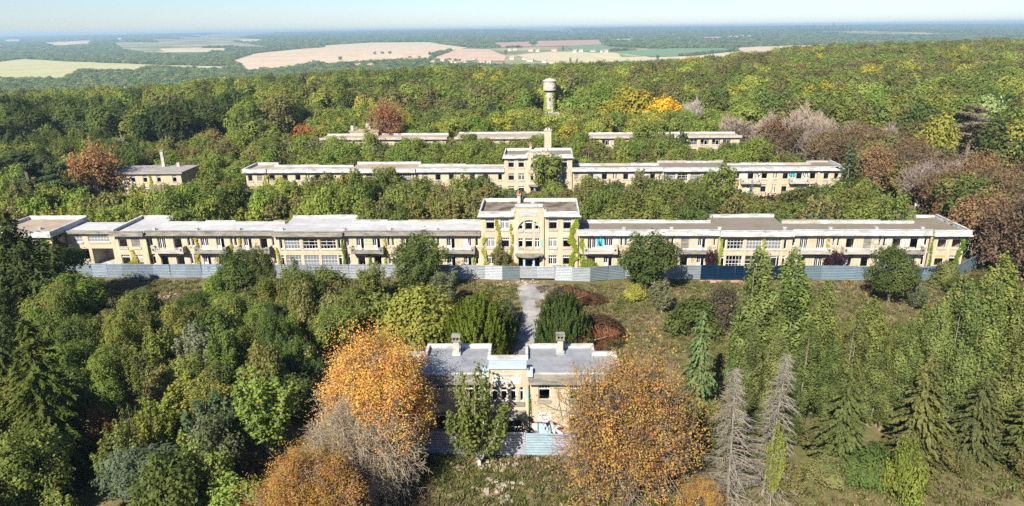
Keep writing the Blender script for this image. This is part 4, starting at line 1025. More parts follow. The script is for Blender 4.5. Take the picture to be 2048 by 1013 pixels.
def conifer(r, H, W, per=7, step=.5, droop=.35, base=.06, power=.85, gap=0.0):
    br = []
    z = H * base; k = 0
    while z < H * .985:
        Lz = W / 2 * (1 - z / H) ** power * (.8 + .3 * r.random())
        n = max(3, int(per * (.5 + .5 * (1 - z / H)) + .5))
        for j in range(n):
            if r.random() < gap: continue
            a = 6.283 * (j + r.random() * .7) / n + k; l = Lz * (.5 + .65 * r.random())
            dirv = np.array([math.cos(a), math.sin(a), 0]); rise = .12 * l * (z / H)
            p0 = np.array([0, 0, z]); p1 = p0 + dirv * l * .55 + np.array([0, 0, rise - droop * l * .18]); p2 = p0 + dirv * l + np.array([0, 0, rise - droop * l * .5])
            br.append((p0, p1, p2, l))
        z += step * (.7 + .5 * r.random()) * (.55 + .6 * (1 - z / H)); k += 1.3
    return br
def mk_spruce(kind, seed, H=16., W=8.5, leaf=.42, droop=.5, dens=1.0, per=7, step=.55, power=.85, gap=.08, hang=.5, aspect=.42):
    r = np.random.default_rng(seed); L = Leaves(); mb = MB(); mb.tube([(0, 0, -.3), (0, 0, H * .5), (0, 0, H)], [H * .02, H * .012, .02], 6)
    for p0, p1, p2, l in conifer(r, H, W, per, step, droop, power=power, gap=gap):
        n = max(3, int(l * 13 * dens * (.42 / leaf) ** 1.3)); t = (.12 + .88 * r.random(n) ** .75)[:, None]
        P = p0 * (1 - t) ** 2 + 2 * p1 * t * (1 - t) + p2 * t * t; dv = unit((p2 - p0)[None, :]); side = np.cross(dv, [0, 0, 1.0]); sgn = np.where(r.random((n, 1)) < .5, -1, 1)
        P = P + side * sgn * (r.random((n, 1)) * .14 * l * (1.15 - t)); P[:, 2] -= r.random(n) * hang * .22
        al = unit(dv * .8 + side * sgn * .6 + np.array([0, 0, -hang * 1.0]) + rdir(r, n) * .25)
        L.add(P, rdir(r, n) * .5 + np.array([0, 0, 1.0]) + dv * .3, leaf, .25 + .4 * r.random() + .3 * (r.random(n) - .5), r, along=al, aspect=aspect)
    reg(kind, L.mesh('crown'), mb.mesh('trunk', BARK), H, W)
def mk_deadspruce(seed, H=17., W=7.5, kind='dead_spruce', drp=.25):
    r = np.random.default_rng(seed); mb = MB(); tr = MB(); tr.tube([(0, 0, -.3), (.1, 0, H * .5), (0, .1, H)], [.17, .11, .02], 6)
    for p0, p1, p2, l in conifer(r, H, W, 7, .5, drp, power=.7, gap=.2):
        mb.tube([tuple(p0), tuple(p1), tuple(p2)], [.045, .032, .014], 3)
        for _ in range(int(7 + l * 5)):
            t = .15 + .85 * r.random(); P = p0 * (1 - t) ** 2 + 2 * p1 * t * (1 - t) + p2 * t * t; e = P + (rdir(r, 1)[0] * np.array([1, 1, .5]) + np.array([0, 0, -.35]) + unit(p2 - p0) * .5) * .55 * (.5 + r.random()); m = (P + e) / 2 + rdir(r, 1)[0] * .08
            mb.tube([tuple(P), tuple(m), tuple(e)], [.022, .017, .008], 3)
    reg(kind, mb.mesh('crown', TWIG), tr.mesh('trunk', BARK_GREY), H, W)
def mk_bare(kind, seed, H, W, levels=5, kids=(5, 4, 3, 3), stems=1, spread=.75, rmin=.022, leafn=0, leaf=.3, droop=0., thick=None, leafr=.5, bark=None, cluster=10, base=.12, maxlev=9, lmat=None):
    r = np.random.default_rng(seed); out, term = skeleton(r, H, W, levels=levels, kids=kids, stems=stems, spread=spread, thick=thick, droop=droop, base=base)
    mat = bark or TWIG
    if leafn == 0:
        reg(kind, tubes(out, 'crown', mat, 1, 9, rmin), tubes(out, 'trunk', bark or BARK_PALE, 0, 0), H, W); return
    L = Leaves(); idx = [i for i in r.permutation(len(term)) if sum(math.sin(q * 1.25 * 14 / H + k * 1.7 + seed) for k, q in enumerate(term[i][0])) > -.75 - .9 * r.random()][:leafn]
    for i in idx:
        p, d = term[i]; n = cluster; o = rdir(r, n) * leafr * (.3 + .7 * r.random((n, 1))); L.add(p + o, o + np.array([0, 0, .5]) + rdir(r, n) * .3, leaf, .15 + .7 * r.random() + .25 * (r.random(n) - .5), r)
    reg(kind, L.mesh('crown', lmat), tubes(out, 'trunk', bark or BARK_GREY, 0, maxlev, rmin), H, W)
def mk_yew(kind, seed, H=7.5, W=10., leaf=.34):
    """dense dome of upward pointing dark sprays"""
    r = np.random.default_rng(seed); L = Leaves(); n = 460
    for i in range(n):
        d = rdir(r, 1)[0]; d[2] = abs(d[2]) * 1.05 - .05; k = .72 + .2 * r.random()
        wob = 1 + .10 * math.sin(d[0] * 6 + seed) + .08 * math.sin(d[1] * 8); c = np.array([d[0] * W / 2 * k * wob, d[1] * W / 2 * k * wob, max(.2, H * .92 * d[2] * k + .5)]); ax = unit(np.array([d[0] * .45, d[1] * .45, 1.0])); l = 1.2 + .8 * r.random()
        m = 60; t = r.random((m, 1)); P = c + ax * l * t + rdir(r, m) * .33 * (1.1 - t) + 0; L.add(P, rdir(r, m) * .7 + d, leaf, .2 + .55 * r.random() + .25 * (r.random(m) - .5), r, along=np.tile(ax, (m, 1)) + .35 * rdir(r, m), aspect=.42)
    mb = MB(); mb.tube([(0, 0, -.2), (0, 0, H * .6)], [.3, .1], 6); reg(kind, L.mesh('crown'), mb.mesh('trunk', BARK), H, W)
def mk_cedar(kind, seed, H=13., W=14., mat=None):
    r = np.random.default_rng(seed); L = Leaves(); mb = MB(); mb.tube([(0, 0, -.3), (0, 0, H * .95)], [.45, .1], 6)
    for i in range(46):
        z = H * (.12 + .86 * i / 46); a = r.random() * 6.283; l = W / 2 * (1 - (z / H) ** 2.2 * .8) * (.55 + .45 * r.random()); e = np.array([math.cos(a) * l, math.sin(a) * l, z + .05 * l])
        mb.tube([(0, 0, z - .4), tuple(e)], [.1, .03], 4); n = 150; t = .25 + .8 * r.random((n, 1)); side = np.array([-math.sin(a), math.cos(a), 0]); P = np.array([0, 0, z - .2]) * (1 - t) + e * t + side * (r.normal(size=(n, 1)) * l * .17) ; P[:, 2] += r.normal(size=n) * .12 - .06 * np.abs(r.normal(size=n)) * l * .3
        L.add(P, np.tile([0, 0, 1.0], (n, 1)) + rdir(r, n) * .45, .5, .25 + .5 * r.random() + .3 * (r.random(n) - .5), r, along=np.tile([math.cos(a), math.sin(a), -.12], (n, 1)) + .4 * rdir(r, n), aspect=.4)
    reg(kind, L.mesh('crown', mat), mb.mesh('trunk', BARK), H, W)

for i in range(4): mk_broad('broad_near', 100 + i, 10, 8, .33, .95)
for i in range(3): mk_bush('bush_near', 110 + i, 5, 5, .30)
for i in range(4): mk_upright('young_near', 120 + i, 9, 4.6, .27)
for i in range(2): mk_upright('aspen_near', 125 + i, 9, 4.6, .27, bark=BARK_PALE)
for i in range(2): mk_upright('willow', 130 + i, 7, 6, .42, .8, hang=1.0)
for i in range(3): mk_poplar(140 + i)
for i in range(3): mk_spruce('spruce', 150 + i, 16, 8.5, .5, .95, 1.7, 9, .42, .62, .14, 1.3, .4)
mk_spruce('sparse_spruce', 157, 16, 7.5, .40, .8, .62, 6, .75, .8, .12, .9)
for i in range(2): mk_deadspruce(160 + i, 17, 9, 'dead_spruce', .45)
mk_bare('bare_near', 170, 11, 13, 6, (5, 4, 3, 2, 2), 3, .8, .018, droop=.35, thick=.17)
for i in range(2): mk_bare('chestnut', 172 + i, 16, 13, 5, (6, 5, 4, 3), 3, .62, .022, 4600, .21, 0, .20, 1.1, cluster=15, base=.06, maxlev=4, lmat=LEAF_AUTUMN)
mk_bare('thin_chestnut', 176, 17, 15, 5, (6, 5, 4, 3), 6, .55, .028, 4600, .24, .12, .20, .95, bark=BARK, cluster=13, base=.05, maxlev=4, lmat=LEAF_AUTUMN)
for i in range(2): mk_yew('yew', 180 + i)
# middle distance
for i in range(4): mk_broad('broad_mid', 200 + i, 9, 7, .5, .85, 32)
for i in range(3): mk_upright('young_mid', 210 + i, 8, 4.6, .46, .8)
for i in range(3): mk_bush('bush_mid', 220 + i, 4.5, 5, .5, .9, 18)
for i in range(3): mk_bare('russet_mid', 230 + i, 12, 10, 5, (5, 4, 4, 2), 2, .6, .035, 1100, .46, .05, .17, .8, cluster=6, maxlev=3)
for i in range(2): mk_bare('bare_mid', 240 + i, 12, 9, 5, (5, 4, 3, 2), 2, .5, .05)
mk_spruce('spruce_mid', 250, 14, 7, .6, .3, 1.0, 7, .6); mk_spruce('blue_spruce', 251, 8, 5, .42, .15, 1.1, 8, .5, .8, .02, .2); mk_cedar('cedar', 252); mk_cedar('pine', 253, 10, 9)
for i in range(5): mk_broad('forest', 300 + i, 14, 13, .95, .9, 26, fine=False, lobe_r=(.14, .24))
for i in range(3): mk_broad('far_clump', 320 + i, 10, 12, 2.3, .9, 12, base=.02, fine=False)

# colours (albedo) of the foliage
G = dict(dark=(.055, .076, .024), deep=(.082, .108, .032), mid=(.138, .165, .042), fresh=(.155, .20, .042), lime=(.215, .235, .050), yellow=(.29, .27, .04), gold=(.48, .33, .03), olive=(.155, .15, .055), grey=(.14, .155, .078), silver=(.175, .20, .115),
         orange=(.43, .272, .068), amber=(.34, .20, .058), russet=(.175, .120, .060), brown=(.135, .102, .060), rust=(.25, .16, .075), purple=(.045, .022, .032), bare=(.42, .36, .30), pinkbare=(.36, .25, .19), ash=(.36, .33, .29), bluegreen=(.078, .112, .062), blue=(.18, .27, .25), yewg=(.060, .085, .022), pale=(.26, .30, .13), deadced=(.15, .125, .105))
CW = dict(dark='dark green', deep='deep green', mid='green', fresh='bright green', lime='yellow green', yellow='yellowing', gold='golden yellow', olive='olive green', grey='grey green', silver='silvery', orange='orange', amber='rusty orange', russet='russet', brown='brown', rust='rust coloured', purple='purple leaved', bare='bare grey', pinkbare='bare pinkish', ash='ash grey', bluegreen='blue green', blue='pale blue', yewg='dark green', pale='pale green', deadced='grey brown')
AUTO = []
PLACED = []   # x, y, radius
GROUPKEY = {}
LABELS = {}
def plant(name, proto, x, y, h, wd, colour, label, cat='tree', group=None, rz=None, tilt=(0, 0), z=None, vary=.14):
    P = PROTO[proto]; crown, trunk, H, W = P[int(rng.integers(len(P)))]
    z = float(terr(x, y)) if z is None else z
    o = empty(name, (x, y, z), rng.random() * 6.283 if rz is None else rz); o.rotation_euler = (tilt[0], tilt[1], o.rotation_euler[2])
    o.scale = (wd / W, wd / W, h / H)
    c = G[colour] if isinstance(colour, str) else colour; k = 1 + min(vary, .13) * (rng.random(3) - .5) * np.array([1.3, 1, .8]); k *= 1 + vary * 1.2 * (rng.random() - .5)
    link('crown', crown, o, color=tuple(np.array(c) * k)); link('trunk', trunk, o, color=(.5, .45, .38))
    prop(o, label, cat, group); PLACED.append((x, y, wd * .5)); LABELS[label] = LABELS.get(label, 0) + 1
    return o
def tree_px(name, proto, px, pyb, pyt, wpx, colour, label, cat='tree', group=None, **k):
    x, y = onz(px, pyb); h = topz(px, pyt, y); d_ = ray(px, pyt * .6 + pyb * .4); x = d_[0] / d_[1] * y; wd = wpx / FPX * math.sqrt(x * x + y * y + (CAM_H - h / 2) ** 2) * .98 if False else wpx / FPX * (y * math.cos(PITCH) + (CAM_H - h * .5) * math.sin(PITCH))
    return plant(name, proto, x, y, max(.6, h), wd, colour, label, cat, group, **k)
T = tree_px
# --- foreground
T('chestnut_tree', 'chestnut', 750, 945, 684, 218, 'orange', 'tall orange chestnut tree left of the gatehouse roof', group='autumn chestnuts round the gatehouse')
T('chestnut_tree', 'chestnut', 612, 1120, 925, 215, 'amber', 'orange chestnut crown at the lower edge below the bare tree', group='autumn chestnuts round the gatehouse')
T('chestnut_tree', 'thin_chestnut', 1262, 1010, 732, 262, 'amber', 'thinning rusty chestnut with many pale stems right of the gatehouse', group='autumn chestnuts round the gatehouse')
T('chestnut_tree', 'thin_chestnut', 1402, 1075, 972, 95, 'orange', 'small orange chestnut low beside the dead spruces', group='autumn chestnuts round the gatehouse')
T('bare_tree', 'bare_near', 718, 985, 800, 222, 'bare', 'bare grey tree with drooping branches in front of the orange chestnut').children[0].color = (.33, .27, .185, 1)
T('birch_tree', 'aspen_near', 955, 932, 712, 132, 'mid', 'slender green tree in front of the gatehouse facade')
T('spruce_tree', 'spruce', 1400, 862, 618, 118, (.13, .165, .068), 'thin drooping grey green spruce right of the rusty chestnut', group='conifers')
for px, pb, pt, wp in ((1472, 1015, 735, 165), (1545, 990, 705, 155)):
    T('dead_spruce', 'dead_spruce', px, pb, pt, wp, 'ash', 'bare dead spruce nearer the rusty chestnut' if px < 1500 else 'bare dead spruce with an ivy covered stem', group='dead spruces', tilt=(R(2), R(-1)) if px < 1500 else (R(-2), R(2))).children[0].color = (.25, .22, .18, 1)
T('ivy', 'young_near', 1555, 1012, 815, 48, 'lime', 'bright green ivy column climbing the dead spruce', 'ivy')
T('spruce_tree', 'spruce', 1692, 940, 735, 150, (.125, .135, .048), 'broad olive spruce between the dead spruces and the yellow green bush', group='conifers')
T('spruce_tree', 'spruce', 1850, 955, 700, 165, (.125, .13, .048), 'large olive spruce behind the yellow green bush', group='conifers')
T('spruce_tree', 'spruce', 1965, 915, 748, 140, (.105, .12, .042), 'dark spruce by the low slab fence', group='conifers')
T('spruce_tree', 'spruce', 2065, 930, 770, 130, (.10, .118, .042), 'dark spruce cut by the edge beyond the slab fence', group='conifers')
T('shrub', 'bush_near', 1815, 1005, 862, 66, 'lime', 'yellow green shrub in front of the large olive spruce', 'shrub').children[0].color = (.17, .20, .042, 1)
T('shrub', 'bush_near', 1862, 900, 800, 40, 'lime', 'small yellow green shrub high in front of the olive spruce', 'shrub')
pops = [(1512, 800, 494, 84), (1578, 803, 505, 92), (1478, 795, 628, 46), (1645, 825, 560, 62), (1600, 838, 690, 52), (1692, 838, 636, 44), (1737, 835, 592, 66), (1752, 852, 692, 60), (1783, 862, 637, 36), (1836, 855, 609, 60), (1872, 850, 600, 50), (1908, 845, 550, 80), (1988, 845, 513, 96), (1955, 858, 610, 60), (2042, 855, 650, 56)]
plab = ['tall poplar in front of the blue fence panels', 'tallest broad poplar right of the blue fence panels', 'short slim poplar at the left end of the poplar row', 'yellowing poplar with an open crown beside the two tall ones', 'low poplar behind the second dead spruce', 'thin poplar tip between two yellowing poplars', 'yellowing poplar in the middle of the row', 'lower poplar leaning against the middle one', 'narrowest poplar with long bare pale stems', 'yellow tinted poplar right of the narrowest one', 'dense poplar behind the large olive spruce', 'tall green poplar near the right end of the row', 'wide yellow tipped poplar at the right end', 'poplar filling the gap before the wide right end poplar', 'small poplar at the edge right of the wide one']
for (a, b, c, d), l, col in zip(pops, plab, ['mid', 'mid', 'mid', 'olive', 'mid', 'olive', 'olive', 'mid', 'olive', 'olive', 'mid', 'mid', 'olive', 'mid', 'mid']):
    T('poplar_tree', 'poplar', a, b, c, d * .96, tuple(np.array(G['mid']) * ((1.0, 1.04, 1.3) if col == 'mid' else (1.25, 1.16, 1.3))), l, group='row of columnar poplars')
for q, l in zip([(1545, 812, 610, 44), (1716, 842, 665, 46), (1768, 852, 710, 42), (1888, 850, 602, 52), (1934, 850, 585, 56), (2016, 852, 580, 60), (1552, 850, 668, 50), (1612, 862, 640, 50), (1660, 868, 672, 48), (1705, 870, 622, 52), (1805, 872, 640, 48), (1862, 872, 600, 54), (1922, 870, 568, 62), (1968, 872, 560, 64), (2030, 872, 590, 66), (2075, 860, 540, 80), (1500, 846, 650, 48)],
                ['poplar filling the gap between the two tallest', 'low poplar in front of the middle poplar', 'low poplar left of the narrowest one', 'tall poplar left of the dense right group', 'tall poplar in the middle of the right group', 'tall poplar between the right end pair', 'front rank poplar before the tallest pair', 'front rank poplar just right of the tallest pair', 'front rank poplar behind the first olive spruce', 'front rank poplar under the middle yellowing one', 'front rank poplar right of the narrowest one', 'front rank poplar behind the large olive spruce', 'front rank poplar left of the slab fence', 'front rank poplar behind the dark spruce', 'front rank poplar above the slab fence', 'broad poplar cut by the edge at the row end', 'front rank poplar behind the dead spruces']):
    T('poplar_tree', 'poplar', *q, tuple(np.array(G['mid']) * (1.0, 1.02, 1.25)), l, group='row of columnar poplars')
# --- meadow and path
T('maple_tree', 'broad_near', 1296, 592, 470, 110, 'deep', 'big dark round tree standing against the fence right of the tower', vary=.05)
T('shrub', 'young_near', 1326, 625, 550, 60, 'grey', 'grey green bush in front of the big dark round tree', 'shrub')
T('shrub', 'bush_near', 1272, 598, 565, 45, 'lime', 'yellowish bush at the foot of the big dark round tree', 'shrub')
T('maple_tree', 'broad_near', 1787, 610, 495, 94, 'deep', 'dark dense tree against the graffiti end of the fence', vary=.05)
T('shrub', 'young_near', 1832, 618, 556, 56, 'grey', 'loose grey green bush beside the dark tree at the graffiti', 'shrub')
T('shrub', 'bush_near', 1386, 668, 583, 98, 'deep', 'round dark bush on the meadow', 'shrub')
T('shrub', 'bush_near', 1445, 655, 572, 66, 'brown', 'brown withered bush behind the round dark bush', 'shrub').children[0].color = (.09, .075, .05, 1)
T('shrub', 'bush_near', 1492, 665, 600, 44, 'bluegreen', 'blue green bush behind the slim poplar', 'shrub')
T('yew', 'yew', 958, 712, 596, 140, 'yewg', 'big dark domed yew left of the path', 'tree', 'yews by the path').children[0].color = (.10, .13, .018, 1)
T('yew', 'yew', 1127, 708, 592, 116, 'yewg', 'big dark domed yew right of the path', 'tree', 'yews by the path')
T('shrub', 'young_near', 972, 655, 562, 95, 'olive', 'soft olive bush behind the left yew', 'shrub')
T('shrub', 'bush_near', 1010, 655, 590, 44, 'silver', 'silvery grey bush beside the path', 'shrub').children[0].color = (.10, .125, .075, 1)
T('shrub', 'bush_near', 1135, 602, 572, 70, 'olive', 'low dull bush right of the path below the fence', 'shrub').children[0].color = (.075, .065, .04, 1)
T('shrub', 'young_near', 1150, 610, 580, 34, 'fresh', 'small bright green bush above the right yew', 'shrub')
for px, pb, l, wd, h in ((1183, 712, 'brown felled conifer lying beside the right yew', 8.0, 9.5), (1176, 618, 'heap of dead brown branches on the meadow edge', 6.0, 4.8)):
    x, y = onz(px, pb); o = plant('felled_conifer', 'dead_spruce', x - 3.5, y + .5, h * .8, wd, 'rust', l, 'dead tree', rz=0.0, tilt=(R(8), R(72)), z=1.2); o.children[0].color = (.30, .13, .06, 1)
    o2 = PROTO['russet_mid']
x, y = onz(1175, 668); plant('shrub', 'bush_near', x + 1.5, y, 2.6, 6.5, (.105, .062, .034), 'rusty brown heap of dead twigs above the felled conifer', 'shrub')
x, y = onz(1180, 605); plant('shrub', 'bush_near', x, y, 1.8, 4.0, (.11, .066, .038), 'small heap of rusty dead branches by the fence side bush', 'shrub')
T('hazel', 'bush_near', 838, 678, 568, 130, 'lime', 'rounded yellow green hazel left of the yews', 'shrub')
T('hazel', 'bush_near', 905, 665, 600, 70, 'lime', 'yellow green bush between the hazel and the left yew', 'shrub')
T('hazel', 'bush_near', 742, 668, 572, 112, 'mid', 'dark rounded bush left of the yellow green hazel', 'shrub')
T('maple_tree', 'broad_near', 838, 592, 476, 104, 'deep', 'dark tree against the fence left of the tower', vary=.05)
T('shrub', 'young_near', 893, 618, 525, 76, 'grey', 'dull grey green bush right of the dark tree by the tower', 'shrub')
for i, (px, pb, pt, wp, col, l) in enumerate([(745, 602, 512, 74, 'mid', 'pointed bush before the glazed left section'), (655, 622, 522, 84, 'mid', 'rounded bush below the left glazed section'), (588, 605, 512, 66, 'mid', 'upright bush left of the rounded one'), (612, 660, 545, 80, 'deep', 'bushy tree below the tin fence'), (470, 610, 503, 92, 'deep', 'dark leafy tree at the right of the dry strip'), (520, 605, 500, 60, 'deep', 'dark tree touching the balconies of the left wing'), (440, 612, 540, 60, 'fresh', 'bright green bush on the end of the dry strip'), (700, 620, 560, 44, 'olive', 'low olive bush in the gap below the fence'), (285, 596, 572, 34, 'grey', 'small grey green bush on the dry strip')]):
    T('maple_tree' if i in (4, 5) else 'shrub', 'broad_near' if i in (4, 5, 3) else 'young_near' if i in (0, 2) else 'bush_near', px, pb, pt, wp, col, l, 'tree' if i in (4, 5) else 'shrub')
for px, pb, pt, wp, l in ((1424, 553, 485, 36, 'purple leaved bush beside the right glazed section'), (1660, 549, 492, 52, 'dark purple creeper bush hanging over a balcony'), (1345, 552, 505, 30, 'brownish bush against the ground floor right of the big dark tree')):
    x, y = at(P1, *{1424: (32.3, -1.6), 1660: (53.6, -2.0), 1345: (25.4, -1.2)}[px])[:2]; plant('shrub', 'young_near', x, y, {1424: 5.6, 1660: 5.4, 1345: 3.6}[px], {1424: 3.0, 1660: 4.6, 1345: 2.4}[px], 'purple' if px != 1345 else 'olive', l, 'shrub')
for s, h, wd, col, l in ((-5.2, 6.5, 3.6, 'olive', 'tall olive bush growing against the left half of the tower'), (-3.3, 2.6, 2.6, 'rust', 'low reddish bush left of the tower door'), (10.6, 3.0, 3.4, 'fresh', 'bright green bush under the first balcony right of the tower'), (5.5, 1.6, 4.5, 'olive', 'low weedy growth below the right tower windows'), (15.9, 1.6, 1.4, 'deep', 'small round bush below the first right balcony'), (-11.7, 2.2, 2.0, 'lime', 'yellow green bush under the first balcony left of the tower'), (-50.3, 3.4, 2.6, 'lime', 'yellow green bush at the left wing ground floor'), (-72.5, 2.4, 4.4, 'lime', 'yellow green creeper clump below the left end windows'), (71.0, 1.7, 2.6, 'olive', 'low bush at the right end block')):
    x, y = at(P1, s, -1.9)[:2]; plant('shrub', 'young_near' if h > 3 else 'bush_near', x, y, h, wd, col, l, 'shrub')
# --- far left and foreground left notable
T('spruce_tree', 'spruce', 28, 645, 414, 190, 'deep', 'tall dark spruce at the left edge level with the end block', group='conifers')
T('spruce_tree', 'spruce', 78, 965, 632, 225, 'olive', 'huge dark spruce at the left edge of the thicket', group='conifers').children[0].color = (.085, .11, .025, 1)
T('spruce_tree', 'spruce', 5, 880, 640, 130, 'deep', 'dark spruce cut by the left edge behind the huge one', group='conifers')
T('maple_tree', 'broad_near', 38, 640, 470, 150, 'deep', 'dark tree below the tall spruce at the left edge')
T('maple_tree', 'broad_near', 100, 612, 498, 115, 'deep', 'dark tree hiding the end block wall')
T('maple_tree', 'broad_near', 150, 650, 555, 120, 'fresh', 'bright bushy tree left of the dry strip')
T('aspen_tree', 'aspen_near', 520, 905, 712, 150, 'fresh', 'bright green tree with pale forked stems left of the bare tree', vary=.05)
T('aspen_tree', 'aspen_near', 425, 915, 770, 130, 'silver', 'silvery aspen with a white leaning trunk').children[0].color = (.085, .12, .055, 1)
T('aspen_tree', 'young_near', 370, 850, 738, 120, 'lime', 'light green feathery tree above the silvery aspen')
T('cherry_tree', 'broad_near', 190, 930, 818, 78, 'russet', 'copper red small tree right of the huge spruce').children[0].color = (.15, .085, .035, 1)
T('willow_tree', 'willow', 258, 930, 800, 95, 'yellow', 'drooping yellowish willow beside the copper red tree').children[0].color = (.13, .14, .04, 1)
T('willow_tree', 'broad_near', 290, 1020, 900, 150, 'silver', 'silver grey willow low beside the dark hollow').children[0].color = (.085, .11, .065, 1)
T('shrub', 'bush_near', 470, 985, 912, 110, 'rust', 'dull reddish bush below the silvery aspen', 'shrub').children[0].color = (.08, .06, .03, 1)
T('maple_tree', 'broad_near', 60, 1040, 860, 150, 'mid', 'leafy green tree at the bottom of the left edge')
# --- between the pavilions, notable
T('blue_spruce', 'blue_spruce', 1502, 430, 360, 38, 'blue', 'small pale blue spruce before the right wing of the middle pavilion', group='conifers')
T('plum_tree', 'bush_mid', 1532, 432, 384, 40, 'purple', 'dark purple plum beside the small blue spruce')
T('spruce_tree', 'spruce_mid', 1700, 400, 268, 80, 'bluegreen', 'dark blue green conifer at the right end of the middle pavilion', group='conifers')
T('sycamore_tree', 'broad_mid', 1092, 402, 306, 62, 'mid', 'tree growing in front of the middle pavilion tower', vary=.05)
T('pine_tree', 'pine', 55, 425, 302, 150, 'bluegreen', 'blue green spreading pine at the left edge behind the end block')
T('pine_tree', 'pine', 120, 428, 325, 110, 'bluegreen', 'second spreading pine just right of the pine at the left edge')
T('cherry_tree', 'russet_mid', 183, 400, 292, 100, 'rust', 'reddish brown tree left of the annex house')
T('bare_tree', 'bare_mid', 238, 330, 280, 34, 'bare', 'thin bare pale tree behind the annex house')
T('beech_tree', 'russet_mid', 775, 308, 205, 66, 'rust', 'tall reddish brown tree in front of the rear pavilion').children[0].color = (.24, .125, .06, 1)
T('beech_tree', 'broad_mid', 612, 300, 250, 56, 'rust', 'orange brown tree at the left end of the rear pavilion').children[0].color = (.24, .12, .04, 1)
T('blue_spruce', 'blue_spruce', 922, 262, 168, 56, 'bluegreen', 'blue green spruce behind the rear pavilion, left of two', group='conifers')
T('blue_spruce', 'blue_spruce', 982, 265, 182, 66, 'bluegreen', 'blue green spruce behind the rear pavilion, right of two', group='conifers')
T('blue_spruce', 'blue_spruce', 940, 264, 198, 44, 'silver', 'silvery young spruce between two blue green spruces', group='conifers')
T('maple_tree', 'forest', 1325, 268, 196, 70, 'gold', 'golden yellow maple above the rear pavilion roof')
T('maple_tree', 'forest', 1270, 262, 180, 80, 'yellow', 'yellow green maple left of the golden one')
T('maple_tree', 'forest', 1222, 262, 200, 56, 'yellow', 'pale yellow tree right of the water tower')
T('sycamore_tree', 'broad_mid', 1297, 325, 245, 60, 'mid', 'round green tree covering the rear pavilion front'); T('sycamore_tree', 'young_mid', 1355, 325, 245, 52, 'deep', 'dark upright tree beside the round green one at the rear pavilion')
T('bare_tree', 'bare_mid', 1383, 275, 205, 40, 'bare', 'bare pale tree behind the rear pavilion roof')
for px, pb, pt, wp, l in ((1470, 300, 238, 70, 'bare pinkish tree at the right end of the rear pavilion'), (1605, 318, 222, 90, 'tallest bare pinkish tree in the brown wood edge'), (1650, 325, 240, 60, 'bare pinkish tree right of the tallest one'), (1548, 312, 235, 70, 'bare pinkish tree left of the tallest one'), (1775, 318, 258, 46, 'white bare tree among the brown trees')):
    o = T('bare_tree', 'bare_mid', px, pb, pt, wp, 'pinkbare', l, group='bare trees'); o.children[0].color = (.34, .27, .21, 1) if px < 1700 else (.42, .39, .33, 1) if px < 1900 else (.22, .17, .13, 1)
for px, pb, pt, wp, l in ((2022, 560, 402, 105, 'brown withered tree just right of the front pavilion end'), (2080, 575, 390, 120, 'brown withered tree at the right edge behind the fence corner'), (2000, 490, 352, 100, 'dark brown tree behind the withered one at the pavilion end')): T('beech_tree', 'russet_mid', px, pb, pt, wp, 'brown', l)
CEDAR = T('cedar_tree', 'cedar', 1945, 314, 208, 140, 'deadced', 'dead grey brown cedar with flat layered branches'); CEDAR.children[0].color = (.29, .245, .20, 1)
T('sycamore_tree', 'forest', 1985, 300, 198, 62, 'pale', 'pale green tree behind the dead cedar')

# --- thickets and woods filled from surveyed regions
BOXES = [(P1, -103, 77, -5.2, 6.2), (P1, 33, 47, 0, 10.2), (P1, -47, -33, 0, 10.2), (P1, 70, 77, 0, 10), (P1, -103, -70, 0, 10), (P1, -9.5, 9.5, 0, 9.2), (P2, -78, 78, -1.6, 5.2), (P2, 31, 50, 0, 9), (P2, -50, -31, 0, 9), (P2, 70, 78, 0, 8.6), (P2, -78, -70, 0, 8.6), (P2, -9.5, 9.5, 0, 9.2), (P2, 1, 4.2, 10, 14), (P3, -79, 65, -1.6, 8.2), (P3, -32, 0, 0, 10.5), (P3, -71, -58, 0, 13), ((-95.3, 179), -11, 10, -8.5, 10.5), (GH, -13, 13, -4, 7.6)]
PATHP = [onz(*q) for q in ((1062, 566), (1068, 592), (1062, 625), (1058, 660), (1046, 700), (1046, 730))]
def blocked(x, y, m):
    for o, a, b, c, d in BOXES:
        dx, dy = x - o[0], y - o[1]; s = dx * math.cos(TH) - dy * math.sin(TH); t = dx * math.sin(TH) + dy * math.cos(TH)
        if a - m < s < b + m and c - m < t < d + m: return True
    return any((x - p[0]) ** 2 + (y - p[1]) ** 2 < (1.8 + m) ** 2 for p in PATHP)
def inpoly(x, y, poly):
    c = False; j = len(poly) - 1
    for i in range(len(poly)):
        (xi, yi), (xj, yj) = poly[i], poly[j]
        if (yi > y) != (yj > y) and x < (xj - xi) * (y - yi) / (yj - yi) + xi: c = not c
        j = i
    return c
def lim(tab): xs = [p[0] for p in tab]; ys = [p[1] for p in tab]; return lambda px: float(np.interp(px, xs, ys))
def sec_of(s):
    a = abs(s); side = 'right' if s > 0 else 'left'
    if a < 9: return 'central tower'
    return ('%s inner balconies' if a < 22 else 'inner %s wing' if a < 33 else '%s glazed section' if a < 47 else 'outer %s wing' if a < 62 else '%s far balconies' if a < 70 else '%s end block') % side
def loc(o, x, y):
    dx, dy = x - o[0], y - o[1]; return dx * math.cos(TH) - dy * math.sin(TH), dx * math.sin(TH) + dy * math.cos(TH)
HAB = dict(broad_near='round', bush_near='bushy', young_near='upright', willow='drooping', broad_mid='round', young_mid='upright', bush_mid='bushy', russet_mid='spreading', bare_mid='leafless', forest='round', spruce_mid='pointed')
